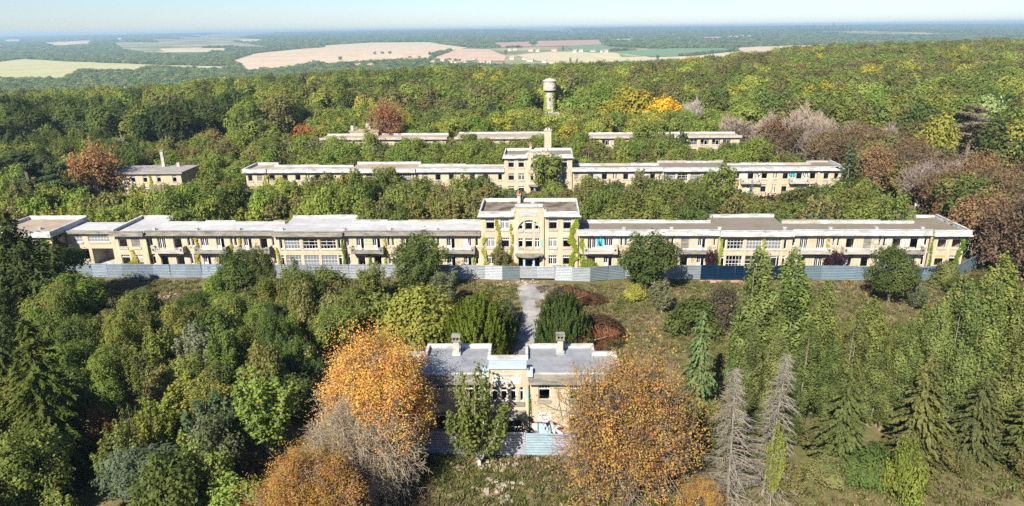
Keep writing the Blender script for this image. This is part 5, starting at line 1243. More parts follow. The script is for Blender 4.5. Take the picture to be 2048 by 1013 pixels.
def fill(poly, spacing, mixf, hr, wr, limit, labelf, group, names, m=.9, keep=.55, maxh=99, minh=1.6, seed=1, jitter=.42, hfun=None):
    r = random.Random(seed); xs = [p[0] for p in poly]; ys = [p[1] for p in poly]; y = min(ys); row = 0; n = 0
    while y < max(ys):
        x = min(xs) + (spacing / 2 if row % 2 else 0)
        while x < max(xs):
            X = x + r.uniform(-jitter, jitter) * spacing; Y = y + r.uniform(-jitter, jitter) * spacing; x += spacing
            if not inpoly(X, Y, poly): continue
            zt = float(terr(X, Y)); px, py = project(X, Y, zt + 3)
            if px < -230 or px > 2330 or py > 1150: continue
            proto, col = mixf(px, X, Y, r); h = r.uniform(*hr); wd = r.uniform(*wr)
            if hfun: h *= hfun(px, X, Y)
            if limit:
                hm = topz(px, limit(px) + (r.uniform(-15, 8) if r.random() < .74 else r.uniform(-42, -10)) * (.7 if Y > 185 else 1), Y) - zt; h = min(h, hm)
            if h < minh: continue
            wd = min(wd, h * 1.15 + .6)
            if blocked(X, Y, min(m, wd * .4)): continue
            if any((X - a) ** 2 + (Y - b) ** 2 < ((rr + wd * .5) * keep) ** 2 for a, b, rr in PLACED if abs(X - a) < 14 and abs(Y - b) < 14): continue
            size = 'tall ' if h > hr[0] + .75 * (hr[1] - hr[0]) else 'small ' if h < hr[0] + .18 * (hr[1] - hr[0]) else ''
            nm = names.get(proto, 'tree'); o = plant(nm, proto, X, Y, h, wd, col, '', 'shrub' if 'bush' in proto else 'tree', group)
            if proto == 'bare_mid': o.children[0].color = (.24, .19, .15, 1)
            AUTO.append((o, '%s%s %s %s' % (size, CW[col], nm.replace('_tree', '').replace('_', ' '), labelf(px, X, Y)), px)); n += 1
        y += spacing * .87; row += 1
    return n
NM = dict(broad_near='maple_tree', bush_near='shrub', young_near='aspen_tree', willow='willow_tree', broad_mid='sycamore_tree', young_mid='birch_tree', bush_mid='shrub', russet_mid='beech_tree', bare_mid='bare_tree', forest='forest_tree', spruce_mid='spruce_tree')
def pick2(r, *c): return r.choices([q[1:] for q in c], [q[0] for q in c])[0]
# left thicket
polyA = [onz(*q) for q in ((-240, 660), (-60, 640), (150, 612), (215, 625), (350, 612), (430, 622), (560, 622), (700, 640), (720, 690), (650, 740), (620, 800), (600, 900), (560, 980), (420, 1180), (-240, 1180))]
def mixA(px, X, Y, r):
    if Y > 84: return pick2(r, (3, 'broad_near', 'mid'), (2, 'bush_near', 'mid'), (2, 'young_near', 'olive'), (1.2, 'bush_near', 'olive'), (1, 'broad_near', 'deep'), (.7, 'young_near', 'grey'), (.7, 'young_near', 'lime'))
    return pick2(r, (2.4, 'broad_near', 'mid'), (2, 'young_near', 'mid'), (1.6, 'broad_near', 'deep'), (2.2, 'young_near', 'fresh'), (1, 'broad_near', 'fresh'), (.5, 'bush_near', 'grey'), (1, 'bush_near', 'deep'), (.6, 'young_near', 'lime'), (.5, 'bush_near', 'olive'), (.3, 'young_near', 'silver'))
def labA(px, X, Y):
    a = 'just below the dry strip' if Y > 96 else 'midway down the thicket' if Y > 80 else 'low down the thicket' if Y < 66 else 'in the lower thicket'
    b = 'by the huge spruce' if px < 200 else 'above the silvery aspen' if px < 420 and Y > 70 else 'by the copper red tree' if px < 420 else 'near the hazel' if Y > 84 else 'behind the chestnut' if px > 560 else 'by the forked tree'
    return a + ' ' + b
nA = fill(polyA, 4.3, mixA, (3.8, 7.6), (3.6, 6.2), lim([(-80, 480), (150, 545), (182, 606), (418, 606), (432, 556), (2000, 556)]), labA, 'overgrown thicket left of the gatehouse', NM, seed=4, keep=.42, hfun=lambda px, X, Y: 1.0 if Y > 92 else 1.28)
# right hand undergrowth under the poplars
polyA2 = [onz(*q) for q in ((1440, 700), (1700, 690), (2110, 640), (2330, 620), (2340, 930), (2100, 985), (1650, 1000), (1420, 980))]
def mixA2(px, X, Y, r): return pick2(r, (2, 'bush_near', 'deep'), (2, 'young_near', 'olive'), (1.5, 'bush_near', 'olive'), (1, 'broad_near', 'deep'))
fill(polyA2, 4.4, mixA2, (2.2, 5.0), (2.6, 5.0), None, lambda px, X, Y: ('under the poplars' if Y > 72 else 'among the conifers') + (' near the dead spruces' if px < 1640 else ' beside the yellow green shrub' if px < 1880 else ' near the slab fence'), 'undergrowth below the poplar row', NM, seed=6, keep=.24)
polyA3 = [onz(*q) for q in ((1880, 565), (2110, 545), (2330, 530), (2330, 640), (1960, 640), (1870, 600))]
fill(polyA3, 5.0, mixA2, (2.6, 5.0), (3.0, 5), None, lambda px, X, Y: 'at the right end of the tin fence', 'bushes at the fence corner', NM, seed=8, keep=.4)
# court between front and middle pavilion
def P(o, s, d): return at(o, s, d)[:2]
limB = lim([(-80, 330), (60, 335), (150, 395), (215, 400), (230, 390), (370, 383), (400, 350), (470, 345), (495, 378), (560, 378), (700, 366), (760, 352), (880, 362), (950, 388), (1000, 392), (1060, 386), (1150, 383), (1200, 362), (1300, 356), (1400, 360), (1470, 376), (1480, 396), (1560, 398), (1580, 384), (1660, 376), (1720, 372), (1800, 378), (2100, 390)])
polyB = [P(P1, -118, 9.5), P(P1, 73, 9.5), P(P1, 78, 24), P(P2, 74, -3), P(P2, -77, -3), P(P2, -84, 6), P(P2, -140, 6)]
def mixB(px, X, Y, r):
    if px < 330: return pick2(r, (2, 'young_mid', 'lime'), (2, 'broad_mid', 'fresh'), (1.5, 'bush_mid', 'olive'), (1, 'young_mid', 'mid'))
    if px < 720: return pick2(r, (3.4, 'young_mid', 'lime'), (.8, 'broad_mid', 'lime'), (2, 'broad_mid', 'fresh'), (1.6, 'young_mid', 'olive'), (1, 'broad_mid', 'mid'), (.7, 'young_mid', 'grey'))
    if px < 960: return pick2(r, (2, 'broad_mid', 'mid'), (2, 'young_mid', 'olive'), (1.2, 'broad_mid', 'deep'), (.8, 'young_mid', 'grey'), (.3, 'young_mid', 'rust'))
    if px < 1160: return pick2(r, (2, 'young_mid', 'olive'), (1, 'broad_mid', 'mid'), (.8, 'young_mid', 'lime'), (.5, 'bush_mid', 'rust'), (.5, 'young_mid', 'bluegreen'))
    return pick2(r, (2.4, 'broad_mid', 'mid'), (2, 'young_mid', 'olive'), (2, 'young_mid', 'mid'), (1, 'broad_mid', 'deep'), (.5, 'young_mid', 'bluegreen'), (.4, 'bush_mid', 'olive'))
def labB(px, X, Y):
    s, d = loc(P1, X, Y)
    if s < -76: return 'behind the garage link' if s > -90 else 'behind the square end block'
    return ('close behind ' if d < 24 else 'midway behind ' if d < 40 else 'well behind ') + "front pavilion's " + sec_of(s)
nB = fill(polyB, 5.2, mixB, (5.2, 12.5), (5.2, 7.6), limB, labB, 'trees in the court between the two pavilions', NM, seed=14, keep=.38)
# court between middle and rear pavilion, and left of the middle pavilion
limC = lim([(-80, 240), (100, 250), (200, 265), (280, 285), (310, 302), (380, 300), (420, 260), (490, 262), (560, 262), (640, 262), (700, 276), (715, 288), (790, 280), (800, 296), (815, 286), (890, 290), (905, 262), (915, 286), (985, 278), (1040, 292), (1080, 262), (1100, 240), (1180, 262), (1240, 254), (1330, 260), (1380, 300), (1460, 300), (1480, 276), (1560, 280), (1640, 292), (1700, 310)])
polyC = [P(P2, -79, 11), P(P2, 77, 11), P(P3, 62, -3), P(P3, -79, -3)]
def mixC(px, X, Y, r):
    if px < 900: return pick2(r, (2.2, 'young_mid', 'lime'), (2, 'broad_mid', 'fresh'), (1.4, 'young_mid', 'olive'), (1, 'broad_mid', 'mid'), (.5, 'young_mid', 'grey'))
    return pick2(r, (2, 'broad_mid', 'fresh'), (2, 'young_mid', 'olive'), (2, 'broad_mid', 'mid'), (1, 'young_mid', 'lime'))
def labC(px, X, Y):
    s, d = loc(P2, X, Y); return ('close behind ' if d < 24 else 'midway behind ' if d < 38 else 'well behind ') + "middle pavilion's " + sec_of(s)
nC = fill(polyC, 5.6, mixC, (6, 12), (5.4, 7.8), limC, labC, 'trees in the court behind the middle pavilion', dict(NM, broad_mid='maple_tree', young_mid='aspen_tree'), seed=24, keep=.38)
polyC2 = [P(P2, -79, -2), P(P2, -79, 60), P(P2, -190, 75), P(P2, -165, -5)]
nC2 = fill(polyC2, 6.2, lambda px, X, Y, r: (pick2(r, (2, 'young_mid', 'lime'), (2, 'broad_mid', 'olive'), (1.4, 'broad_mid', 'fresh'), (1, 'young_mid', 'grey')) if px > 300 else pick2(r, (2, 'broad_mid', 'deep'), (1.5, 'broad_mid', 'mid'), (1, 'young_mid', 'mid'), (.6, 'spruce_mid', 'deep'))), (6.5, 11), (6, 8.5), limC, lambda px, X, Y: ('behind the annex house' if Y > 190 else 'beside the annex house') + (' toward middle pavilion' if px > 330 else ' toward dark wood' if px < 180 else ''), 'trees round the annex house', dict(NM, broad_mid='ash_tree', young_mid='alder_tree'), seed=31, keep=.4)
# gap strip right of middle pavilion court and behind the rear pavilion
polyC3 = [P(P3, -85, 13.5), P(P3, 66, 13.5), P(P3, 80, 70), P(P3, -100, 70)]
nC3 = fill(polyC3, 7.2, lambda px, X, Y, r: pick2(r, (2, 'broad_mid', 'lime'), (2, 'broad_mid', 'fresh'), (2, 'broad_mid', 'mid'), (1, 'young_mid', 'olive'), (.5, 'broad_mid', 'yellow')), (8, 12), (7.5, 10.5), lim([(0, 190), (700, 205), (1060, 215), (1085, 238), (1120, 240), (1150, 225), (1250, 200), (1500, 230), (1700, 240)]), lambda px, X, Y: ('close behind' if Y < 262 else 'well behind') + ' the ' + ('left range' if px < 900 else 'short range' if px < 1075 else 'right range') + ' of the rear pavilion', 'trees behind the rear pavilion', dict(NM, broad_mid='hornbeam_tree', young_mid='alder_tree'), seed=37, keep=.42)
# brown wood on the right
polyD = [(83, 96), (110, 88), (180, 112), (235, 150)] + [onz(*q) for q in ((2300, 380), (2110, 380), (2060, 352, 10), (1990, 330, 10), (1950, 318, 10), (1860, 285, 11), (1770, 258, 11), (1640, 243, 11), (1560, 248, 11))] + [P(P3, 70, -4), P(P2, 82, 30), P(P2, 84, -6), P(P2, 88, -30), (84, 124)]
def mixD(px, X, Y, r):
    if Y > 225: return pick2(r, (2, 'russet_mid', 'rust'), (1.2, 'russet_mid', 'russet'), (1, 'bare_mid', 'pinkbare'), (.6, 'broad_mid', 'olive'))
    return pick2(r, (2.4, 'russet_mid', 'russet'), (2.4, 'russet_mid', 'brown'), (1.1, 'bare_mid', 'pinkbare'), (1.2, 'broad_mid', 'olive'), (.5, 'russet_mid', 'rust'), (.5, 'broad_mid', 'deep'))
nD = fill(polyD, 6.4, mixD, (9.5, 13.5), (8.5, 11.5), lim([(1500, 215), (1880, 262), (1892, 306), (2003, 310), (2012, 280), (2100, 300)]), lambda px, X, Y: 'in withered wood beside the ' + ('front pavilion' if Y < 150 else 'middle pavilion' if Y < 215 else 'rear pavilion') + (' at its edge' if px < 1850 else ''), 'withered trees of the right hand wood', NM, seed=41, keep=.42)

# the forest behind everything: nearest 300 as single trees, the rest as one mass
def forest_points():
    r = random.Random(77); pts = []; y = 190.0
    while y < 1250:
        sp = 9.6 + y * .0038; x = -y * .86 - 40; 
        while x < y * .86 + 60:
            X = x + r.uniform(-.4, .4) * sp; Y = y + r.uniform(-.4, .4) * sp; x += sp
            e = float(edge(X, Y)) + 260
            if Y > e: continue
            s, d = loc(P3, X, Y); s2, d2 = loc(P2, X, Y)
            if -100 < s < 80 and d < 72: continue
            if X > 80 and inpoly(X, Y, polyD): continue
            if X < 0 and (inpoly(X, Y, polyC2) or s2 > -80): 
                if d < 72: continue
            if X > 0 and d < 30 and s < 90: continue
            if (X - wx) ** 2 + (Y - wy) ** 2 < 80 or (abs(X - wx) < 9 and wy - 30 < Y < wy): continue
            if any((X - a) ** 2 + (Y - b) ** 2 < 30 for a, b, _ in PLACED if abs(Y - b) < 8): continue
            px, py = project(X, Y, float(terr(X, Y)) + 14)
            if 1880 < px < 2008 and CEDAR.location.y - 45 < Y < CEDAR.location.y + 4: continue
            if Y < wy and abs(px - 1099) < 34 and py < 226: continue
            if -60 < px < 2110: pts.append((X, Y, px))
        y += sp * .85
    return pts
FP = forest_points()
FP.sort(key=lambda p: p[1])
def forest_col(px, X, Y, r):
    if px < 470 and Y < 330: return r.choices(['dark', 'deep', 'mid', 'olive'], [3, 3, 1, .6])[0]
    if px < 900: return r.choices(['deep', 'mid', 'fresh', 'lime', 'olive'], [1.4, 2.4, 1.6, 1.2, 1])[0]
    if px > 1380 and Y > 430: return r.choices(['olive', 'mid', 'lime', 'russet', 'fresh', 'yellow'], [2.4, 1.8, 1.6, .35, 1, .4])[0]
    return r.choices(['mid', 'fresh', 'lime', 'olive', 'yellow', 'deep'], [2.2, 2, 1.8, 1.6, .5, .6])[0]
rf = random.Random(5)
for X, Y, px in FP[:300]:
    c = forest_col(px, X, Y, rf); h = rf.uniform(10.5, 17.5); 
    reg_ = 'left of the annex house' if px < 330 else "behind the rear pavilion's left range" if px < 880 else 'left of the water tower' if px < 1095 else 'right of the water tower' if px < 1500 else 'above the withered wood' if px < 1880 else 'behind the dead cedar'
    near = 'at forest edge' if Y < 300 else 'deeper in forest'
    AUTO.append((plant('forest_tree', 'forest', X, Y, h, rf.uniform(10, 15), c, '', 'tree', 'forest oaks', vary=.34), '%s%s oak %s %s' % ('tall ' if h > 15 else 'low ' if h < 13 else '', CW[c], near, reg_), px))
ORD = 'first second third fourth fifth sixth seventh eighth ninth tenth eleventh twelfth'.split()
def set_labels(items):
    byl = {}
    for o, base, px in items: byl.setdefault(base, []).append((px, o))
    for base, v in byl.items():
        v.sort(key=lambda q: q[0]); n = len(v)
        for i, (px, o) in enumerate(v):
            suf = 'th' if 10 < (i + 1) % 100 < 14 else {1: 'st', 2: 'nd', 3: 'rd'}.get((i + 1) % 10, 'th'); w = ORD[i] if i < 12 else '%d%s' % (i + 1, suf)
            o['label'] = base if n == 1 else base + (', leftmost' if i == 0 else ', rightmost' if i == n - 1 else ', %s from left' % w)
set_labels(AUTO)

def scatter(name, pts, rz, sc, ix, protos, label):
    """protos: list of (mesh, colour); the colour rides on each point"""
    ms = []
    for me_, c_ in protos:
        if me_ not in ms: ms.append(me_)
    col = np.array([(*protos[i][1], 1) for i in ix], np.float32); col[:, :3] *= 1 + .5 * (rng.random((len(ix), 1)) - .5) + .12 * (rng.random((len(ix), 3)) - .5); ix = [ms.index(protos[i][0]) for i in ix]
    coll = bpy.data.collections.new(name + '_kinds')
    for i, m_ in enumerate(ms):
        m_ = m_.copy(); m_.materials.clear(); m_.materials.append(LEAF_SCATTER); coll.objects.link(bpy.data.objects.new('kind_%03d' % i, m_))
    me = bpy.data.meshes.new(name); me.vertices.add(len(pts)); me.vertices.foreach_set('co', np.asarray(pts, np.float32).ravel())
    for nm, ty, v in (('rz', 'FLOAT', rz), ('sc', 'FLOAT_VECTOR', sc), ('ix', 'INT', ix)):
        a = me.attributes.new(nm, ty, 'POINT'); a.data.foreach_set('vector' if ty == 'FLOAT_VECTOR' else 'value', np.asarray(v, np.int32 if ty == 'INT' else np.float32).ravel())
    a = me.attributes.new('col', 'FLOAT_COLOR', 'POINT'); a.data.foreach_set('color', col.ravel())
    o = bpy.data.objects.new(name, me); COL.objects.link(o); prop(o, label, kind='stuff')
    g = bpy.data.node_groups.new(name, 'GeometryNodeTree'); g.interface.new_socket('Geometry', in_out='INPUT', socket_type='NodeSocketGeometry'); g.interface.new_socket('Geometry', in_out='OUTPUT', socket_type='NodeSocketGeometry')
    N = g.nodes.new; Lk = g.links.new
    gi = N('NodeGroupInput'); go = N('NodeGroupOutput'); iop = N('GeometryNodeInstanceOnPoints'); ci = N('GeometryNodeCollectionInfo'); mp = N('GeometryNodeMeshToPoints')
    ci.inputs['Collection'].default_value = coll; ci.inputs['Separate Children'].default_value = True; ci.inputs['Reset Children'].default_value = True
    def attr(nm, ty):
        q = N('GeometryNodeInputNamedAttribute'); q.data_type = ty; q.inputs[0].default_value = nm; return q.outputs[0]
    cb = N('ShaderNodeCombineXYZ'); Lk(attr('rz', 'FLOAT'), cb.inputs[2]); er = N('FunctionNodeEulerToRotation'); Lk(cb.outputs[0], er.inputs[0])
    iop.inputs['Pick Instance'].default_value = True
    Lk(gi.outputs[0], mp.inputs['Mesh']); Lk(mp.outputs[0], iop.inputs['Points']); Lk(ci.outputs[0], iop.inputs['Instance']); Lk(attr('ix', 'INT'), iop.inputs['Instance Index']); Lk(er.outputs[0], iop.inputs['Rotation']); Lk(attr('sc', 'FLOAT_VECTOR'), iop.inputs['Scale']); Lk(iop.outputs[0], go.inputs[0])
    md = o.modifiers.new('scatter', 'NODES'); md.node_group = g; return o
FOREST_COLS = ['mid', 'fresh', 'lime', 'olive', 'yellow', 'deep', 'dark', 'russet']
fprotos = [(PROTO['forest'][i % 5][0], tuple(np.array(G[c]) * .95)) for c in FOREST_COLS for i in range(3)]
pts, rzs, scs, ixs = [], [], [], []
for X, Y, px in FP[300:]:
    c = forest_col(px, X, Y, rf); pts.append((X, Y, float(terr(X, Y)))); rzs.append(rf.random() * 6.28); k = (9.6 + Y * .0038) / 10.6; s = rf.uniform(.62, 1.42); scs.append((s * k * .95, s * k * .95, rf.uniform(.72, 1.2))); ixs.append(FOREST_COLS.index(c) * 3 + rf.randrange(3))
scatter('forest', pts, rzs, scs, ixs, fprotos, 'wide mixed green forest rolling back to the valley edge')
print('COUNTS', nA, nB, nC, nC2, nC3, nD, len(FP), len(PLACED))

# ------------------------------------------------------------------ grass tufts on the open ground
def tuft(seed, n, h, wd, spread):
    r = np.random.default_rng(seed); L = Leaves(); P = np.column_stack([r.normal(size=(n, 2)) * spread, np.full(n, h * .45)]); al = unit(np.column_stack([r.normal(size=(n, 2)) * .45, np.ones(n)])); nn = rdir(r, n); nn[:, 2] *= .2
    L.add(P, nn + np.array([0, 0, .3]), h, r.random(n), r, along=al, aspect=wd / h); return L.mesh('tuft')
TUFTS = [tuft(400 + i, 16, .55, .12, .28) for i in range(3)] + [tuft(410 + i, 22, .3, .14, .3) for i in range(2)]
GC = [(.25, .205, .11), (.18, .155, .075), (.125, .125, .048), (.095, .118, .036), (.14, .11, .068)]  # tuft colours lowered, cloud shade over the meadow put into them
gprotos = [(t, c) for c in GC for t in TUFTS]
def grass(name, poly, dens, weights, label, seed, avoid=()):
    r = random.Random(seed); xs = [p[0] for p in poly]; ys = [p[1] for p in poly]; A = (max(xs) - min(xs)) * (max(ys) - min(ys)); pts, rz, sc, ix = [], [], [], []
    for _ in range(int(A * dens)):
        x = r.uniform(min(xs), max(xs)); y = r.uniform(min(ys), max(ys))
        if not inpoly(x, y, poly) or any((x - p[0]) ** 2 + (y - p[1]) ** 2 < 3.6 for p in PATHP): continue
        n = math.sin(x * .35 + 1.2 * math.sin(y * .23)) + math.sin(y * .5 + x * .17 + 2) + r.gauss(0, .7)
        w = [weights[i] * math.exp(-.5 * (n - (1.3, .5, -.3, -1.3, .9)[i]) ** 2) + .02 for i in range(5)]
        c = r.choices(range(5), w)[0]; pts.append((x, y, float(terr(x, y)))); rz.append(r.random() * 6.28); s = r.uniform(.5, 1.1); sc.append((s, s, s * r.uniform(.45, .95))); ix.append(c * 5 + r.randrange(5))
    scatter(name, pts, rz, sc, ix, gprotos, label)
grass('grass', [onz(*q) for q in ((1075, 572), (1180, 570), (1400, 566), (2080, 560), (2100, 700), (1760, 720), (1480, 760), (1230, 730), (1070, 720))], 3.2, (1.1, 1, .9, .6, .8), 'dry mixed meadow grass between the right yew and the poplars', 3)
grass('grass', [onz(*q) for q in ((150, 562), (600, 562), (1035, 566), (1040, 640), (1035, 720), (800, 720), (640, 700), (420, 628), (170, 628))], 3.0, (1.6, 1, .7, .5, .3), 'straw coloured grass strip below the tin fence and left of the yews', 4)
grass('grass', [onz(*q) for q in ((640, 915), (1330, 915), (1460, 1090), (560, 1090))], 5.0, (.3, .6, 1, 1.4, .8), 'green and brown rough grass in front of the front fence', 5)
grass('grass', [onz(*q) for q in ((1560, 940), (2140, 880), (2160, 1090), (1450, 1090))], 3.5, (.25, .4, .9, 1.3, .7), 'rough grass below the conifers', 6)  # weights favour dark tufts, the dimness under the trees put into colour
# rubble on the lawn
def rubble(px, py, n, spread, col, label, seed):
    r = random.Random(seed); cx, cyy = onz(px, py); mb = MB()
    for _ in range(n):
        x = r.gauss(0, spread); y = r.gauss(0, spread * .6); s = r.uniform(.06, .26); a, b, c = s * r.uniform(.6, 1.3), s * r.uniform(.6, 1.3), s * r.uniform(.4, .9)
        q = [(x + sx * a * r.uniform(.6, 1), y + sy * b * r.uniform(.6, 1)) for sx, sy in ((-1, -1), (1, -1), (1, 1), (-1, 1))]; mb.prism(q, -.02, c * 1.1)
    prop(mb.build('rubble', col, None, loc=(cx, cyy, .01)), label, kind='stuff')
RUB = simple('rubble', (.30, .25, .20), .9, 0, .35, 2); RUB2 = simple('red_rubble', (.40, .18, .10), .9, 0, .35, 2)
rubble(992, 975, 40, .9, RUB, 'pale rubble on the front lawn', 1); rubble(1000, 925, 45, 1.6, RUB, 'pale stones below the front fence', 2); rubble(1010, 1000, 30, .35, RUB, 'small white rubble heap on the front lawn', 3)
rubble(235, 606, 120, 2.4, RUB2, 'red brick rubble below the left thicket edge', 4); rubble(330, 598, 60, 1.8, RUB, 'pale fallen timber and rubble', 5); rubble(1045, 566, 50, 1.2, RUB, 'pale rubble at the gate gap in the fence', 6)

# ------------------------------------------------------------------ ivy on the walls
def ivy(o, s0, s1, z0, z1, d, n, col, label, seed, side=None, taper=.4, leaf=.26):
    r = np.random.default_rng(seed); L = Leaves(); m = int(n * 1.6); z = z0 + (z1 - z0) * r.random(m) ** 1.15; t = (z - z0) / (z1 - z0); c = (s0 + s1) / 2 + .25 * (s1 - s0) * np.sin(z * 1.1 + seed); hw = (s1 - s0) / 2 * (1 - taper * t) * (.75 + .35 * np.sin(z * 2.3 + seed * 2)); x = c + hw * (2 * r.random(m) - 1); k = (np.sin(x * 3.1 + seed) + np.sin(z * 2.7 + x)) > -1.3 * (.4 + r.random(m)); x, z = x[k], z[k]; m = len(x)
    y = np.full(m, d) - .05 - .28 * r.random(m) ** 2
    if side is not None: x, y = np.full(m, side[0]) + (.05 + .28 * r.random(m) ** 2) * side[1], d + (x - s0)
    N = rdir(r, m) * .6 + (np.array([0, -1.0, .35]) if side is None else np.array([side[1], -.1, .3])); tone = .25 + .3 * (np.sin(x * 2 + z) + 1) / 2 + .3 * r.random(m)
    L.add(np.column_stack([x, y, z]), N, leaf, tone, r); e = empty('ivy', (o[0], o[1], 0), -TH); link('foliage', L.mesh('foliage'), e, color=col)
    mb = MB()
    for i in range(3):
        xs = (s0 + s1) / 2 + (i - 1) * .2; yy = d - .04
        if side is not None: xs, yy = side[0] + .04 * side[1], d + (s1 - s0) / 2 + (i - 1) * .25
        mb.tube([(xs, yy, 0), (xs + .1, yy, z1 * .5), (xs, yy, z1 * .85)], [.04, .03, .01], 4)
    link('stem', mb.mesh('stem', BARK), e); prop(e, label, 'ivy', 'ivy on the pavilion walls')
IY = (.20, .26, .03); IL = (.30, .30, .06); IG = (.10, .17, .02)
iv = [(7.0, 8.75, 0, 10.2, -.5, 1900, IY, 'tall bright ivy on the right corner of the tower', .3), (9.0, 10.3, 0, 6.6, 0, 900, IY, 'bright ivy between the tower and the first right balcony', .5), (-8.6, -7.6, 0, 6.6, -.5, 480, IL, 'thin yellowish ivy on the left corner of the tower', .3), (-6.1, -5.1, 0, 9.9, -.5, 420, IL, 'thin climbing ivy between the left tower windows', .2), (-3.5, -2.75, 0, 9.0, -.5, 420, IY, 'ivy strip beside the left of the arch', .3), (33.5, 34.2, 0, 6.7, -.6, 620, IY, 'ivy on the inner edge of the right glazed section', .1), (41.15, 41.62, 2.6, 6.6, -.6, 220, IL, 'ivy strand between two glazed bays on the right', .2), (52.4, 53.4, 0, 6.7, 0, 360, IL, 'ivy strand above the purple creeper bush', .4), (70.15, 70.6, 0, 6.5, -.6, 240, IG, 'dark ivy at the step before the right end block', .3),
      (15.75, 16.2, 0, 5.2, 0, 240, IY, 'ivy right of the first right balcony', .3), (17.6, 18.7, 2.0, 5.4, 0, 260, IL, 'patchy ivy beside the second right balcony', .5), (-10.3, -9.8, 0, 4.2, 0, 260, IY, 'bright ivy at the tower end of the left wing', .3), (-26.6, -25.9, 0, 6.2, 0, 260, IL, 'ivy beside the dark tree left of the tower', .4), (-17.9, -16.3, 0, 5.4, 0, 520, IY, 'spreading ivy between the first and second left balconies', .4), (-34.0, -33.5, 0, 6.8, -.6, 300, IG, 'ivy on the inner edge of the left glazed section', .2), (-46.2, -45.5, 0, 4.6, -.6, 260, IL, 'ivy on the outer edge of the left glazed section', .5), (-53.3, -52.7, 0, 6.6, 0, 360, IL, 'pale ivy beside the narrow left windows', .4), (-55.3, -54.3, 0, 5.0, 0, 320, IL, 'faded ivy under the left wing balcony', .5), (-61.6, -60.6, 0, 6.4, 0, 420, IL, 'pale ivy on the outer left wing', .4), (-70.4, -69.9, 0, 6.6, 0, 260, IG, 'ivy in the corner of the left end block', .2), (-74.0, -72.4, 0, 4.2, -.6, 420, IL, 'yellowish ivy between the left end windows', .4), (-29.6, -28.9, 0, 3.2, 0, 220, IG, 'low ivy under the third left balcony', .4)]
for i, (a, b, c, d, e, n, col, l, tp) in enumerate(iv): ivy(P1, a, b, c, d, e, n, col, l, 500 + i, taper=tp)
ivy(P1, 74.6, 75.9, 0, 6.6, -.6, 620, IG, 'green ivy on the front corner of the right end block', 530, taper=.1); ivy(P1, 0, 9.4, 0, 7.0, -.5, 2600, IG, 'green ivy covering the right end wall', 531, side=(75.9, 1), taper=.05)
ivy(P1, -89.6, -87.7, 1.5, 6.6, -1.0, 900, IG, 'green ivy on the corner of the square end block', 532, taper=.2); ivy(P1, 0, 3.6, 0, 7.0, -.9, 900, (.03, .055, .012), 'ivy with shade in its colour on the shaded side of the end block', 533, side=(-87.6, 1), taper=.1)  # side wall ivy given a darker green, the wall's shade put into its colour
ivy(P2, -72.3, -70.2, 1, 6.8, -.4, 420, IL, 'ivy at the left end of the middle pavilion', 540); ivy(P2, -49.2, -47.8, 2, 7, -.5, 300, IY, 'ivy left of the glazed section of the middle pavilion', 541); ivy((-95.3, 179.0), -9.8, -8.3, 0, 5.5, 0, 380, IY, 'ivy on the left corner of the annex house', 542); ivy((-95.3, 179.0), -1.6, -.2, 0, 6.2, 0, 340, IY, 'ivy strip in the middle of the annex house', 543); ivy(GH, 1.75, 2.05, 0, 6.6, .6, 260, IG, 'thin dark ivy beside the gatehouse gable', 544, leaf=.16)
r_ = np.random.default_rng(55); L = Leaves(); m = 1500; a = r_.random(m) * 6.283; z = 12.4 * r_.random(m) ** .9; k = ~((np.abs((a - 4.6)) < .5 * (z > 4.5)) ); a, z = a[k], z[k]; m = len(a); rr = 2.98 - z * .04 + .3 * r_.random(m)
L.add(np.column_stack([np.cos(a) * rr, np.sin(a) * rr, z]), np.column_stack([np.cos(a), np.sin(a), np.full(m, .4)]) + rdir(r_, m) * .5, .7, .3 + .5 * r_.random(m), r_); e = empty('ivy', (wx, wy, wz)); link('foliage', L.mesh('foliage'), e, color=(.27, .34, .05)); mb = MB(); mb.tube([(0, -2.95, 0), (.2, -2.7, 6)], .06, 4); link('stem', mb.mesh('stem', BARK), e); prop(e, 'bright ivy wrapped round the water tower shaft', 'ivy')

# ================================================================== FAR VALLEY
FIELDS = []
def field_mat(name, a, b, c):
    t = NT(name); P = t.pos(); n = t.noise(.006, 4, .6, P); n2 = t.noise(.05, 3, .6, t.scalev(P, 1, .08, 1))
    t.bsdf(t.mix(t.math('MULTIPLY', n2, .6), t.ramp(n, [(.35, a), (.5, b), (.66, c)]), (.3, .22, .15)), 1.0, 0, .05); return t.m
FM = dict(tan=field_mat('stubble_field', (.50, .36, .24), (.56, .43, .30), (.50, .46, .28)), pink=field_mat('ploughed_field', (.46, .30, .21), (.52, .36, .26), (.50, .38, .27)), pale=field_mat('pale_meadow', (.46, .43, .24), (.52, .47, .27), (.48, .40, .25)), lime=field_mat('young_crop', (.34, .37, .15), (.40, .41, .18), (.44, .42, .22)), green=field_mat('green_crop', (.05, .17, .065), (.065, .2, .08), (.08, .2, .08)), red=field_mat('red_soil_field', (.32, .18, .13), (.38, .22, .16), (.36, .24, .17)))
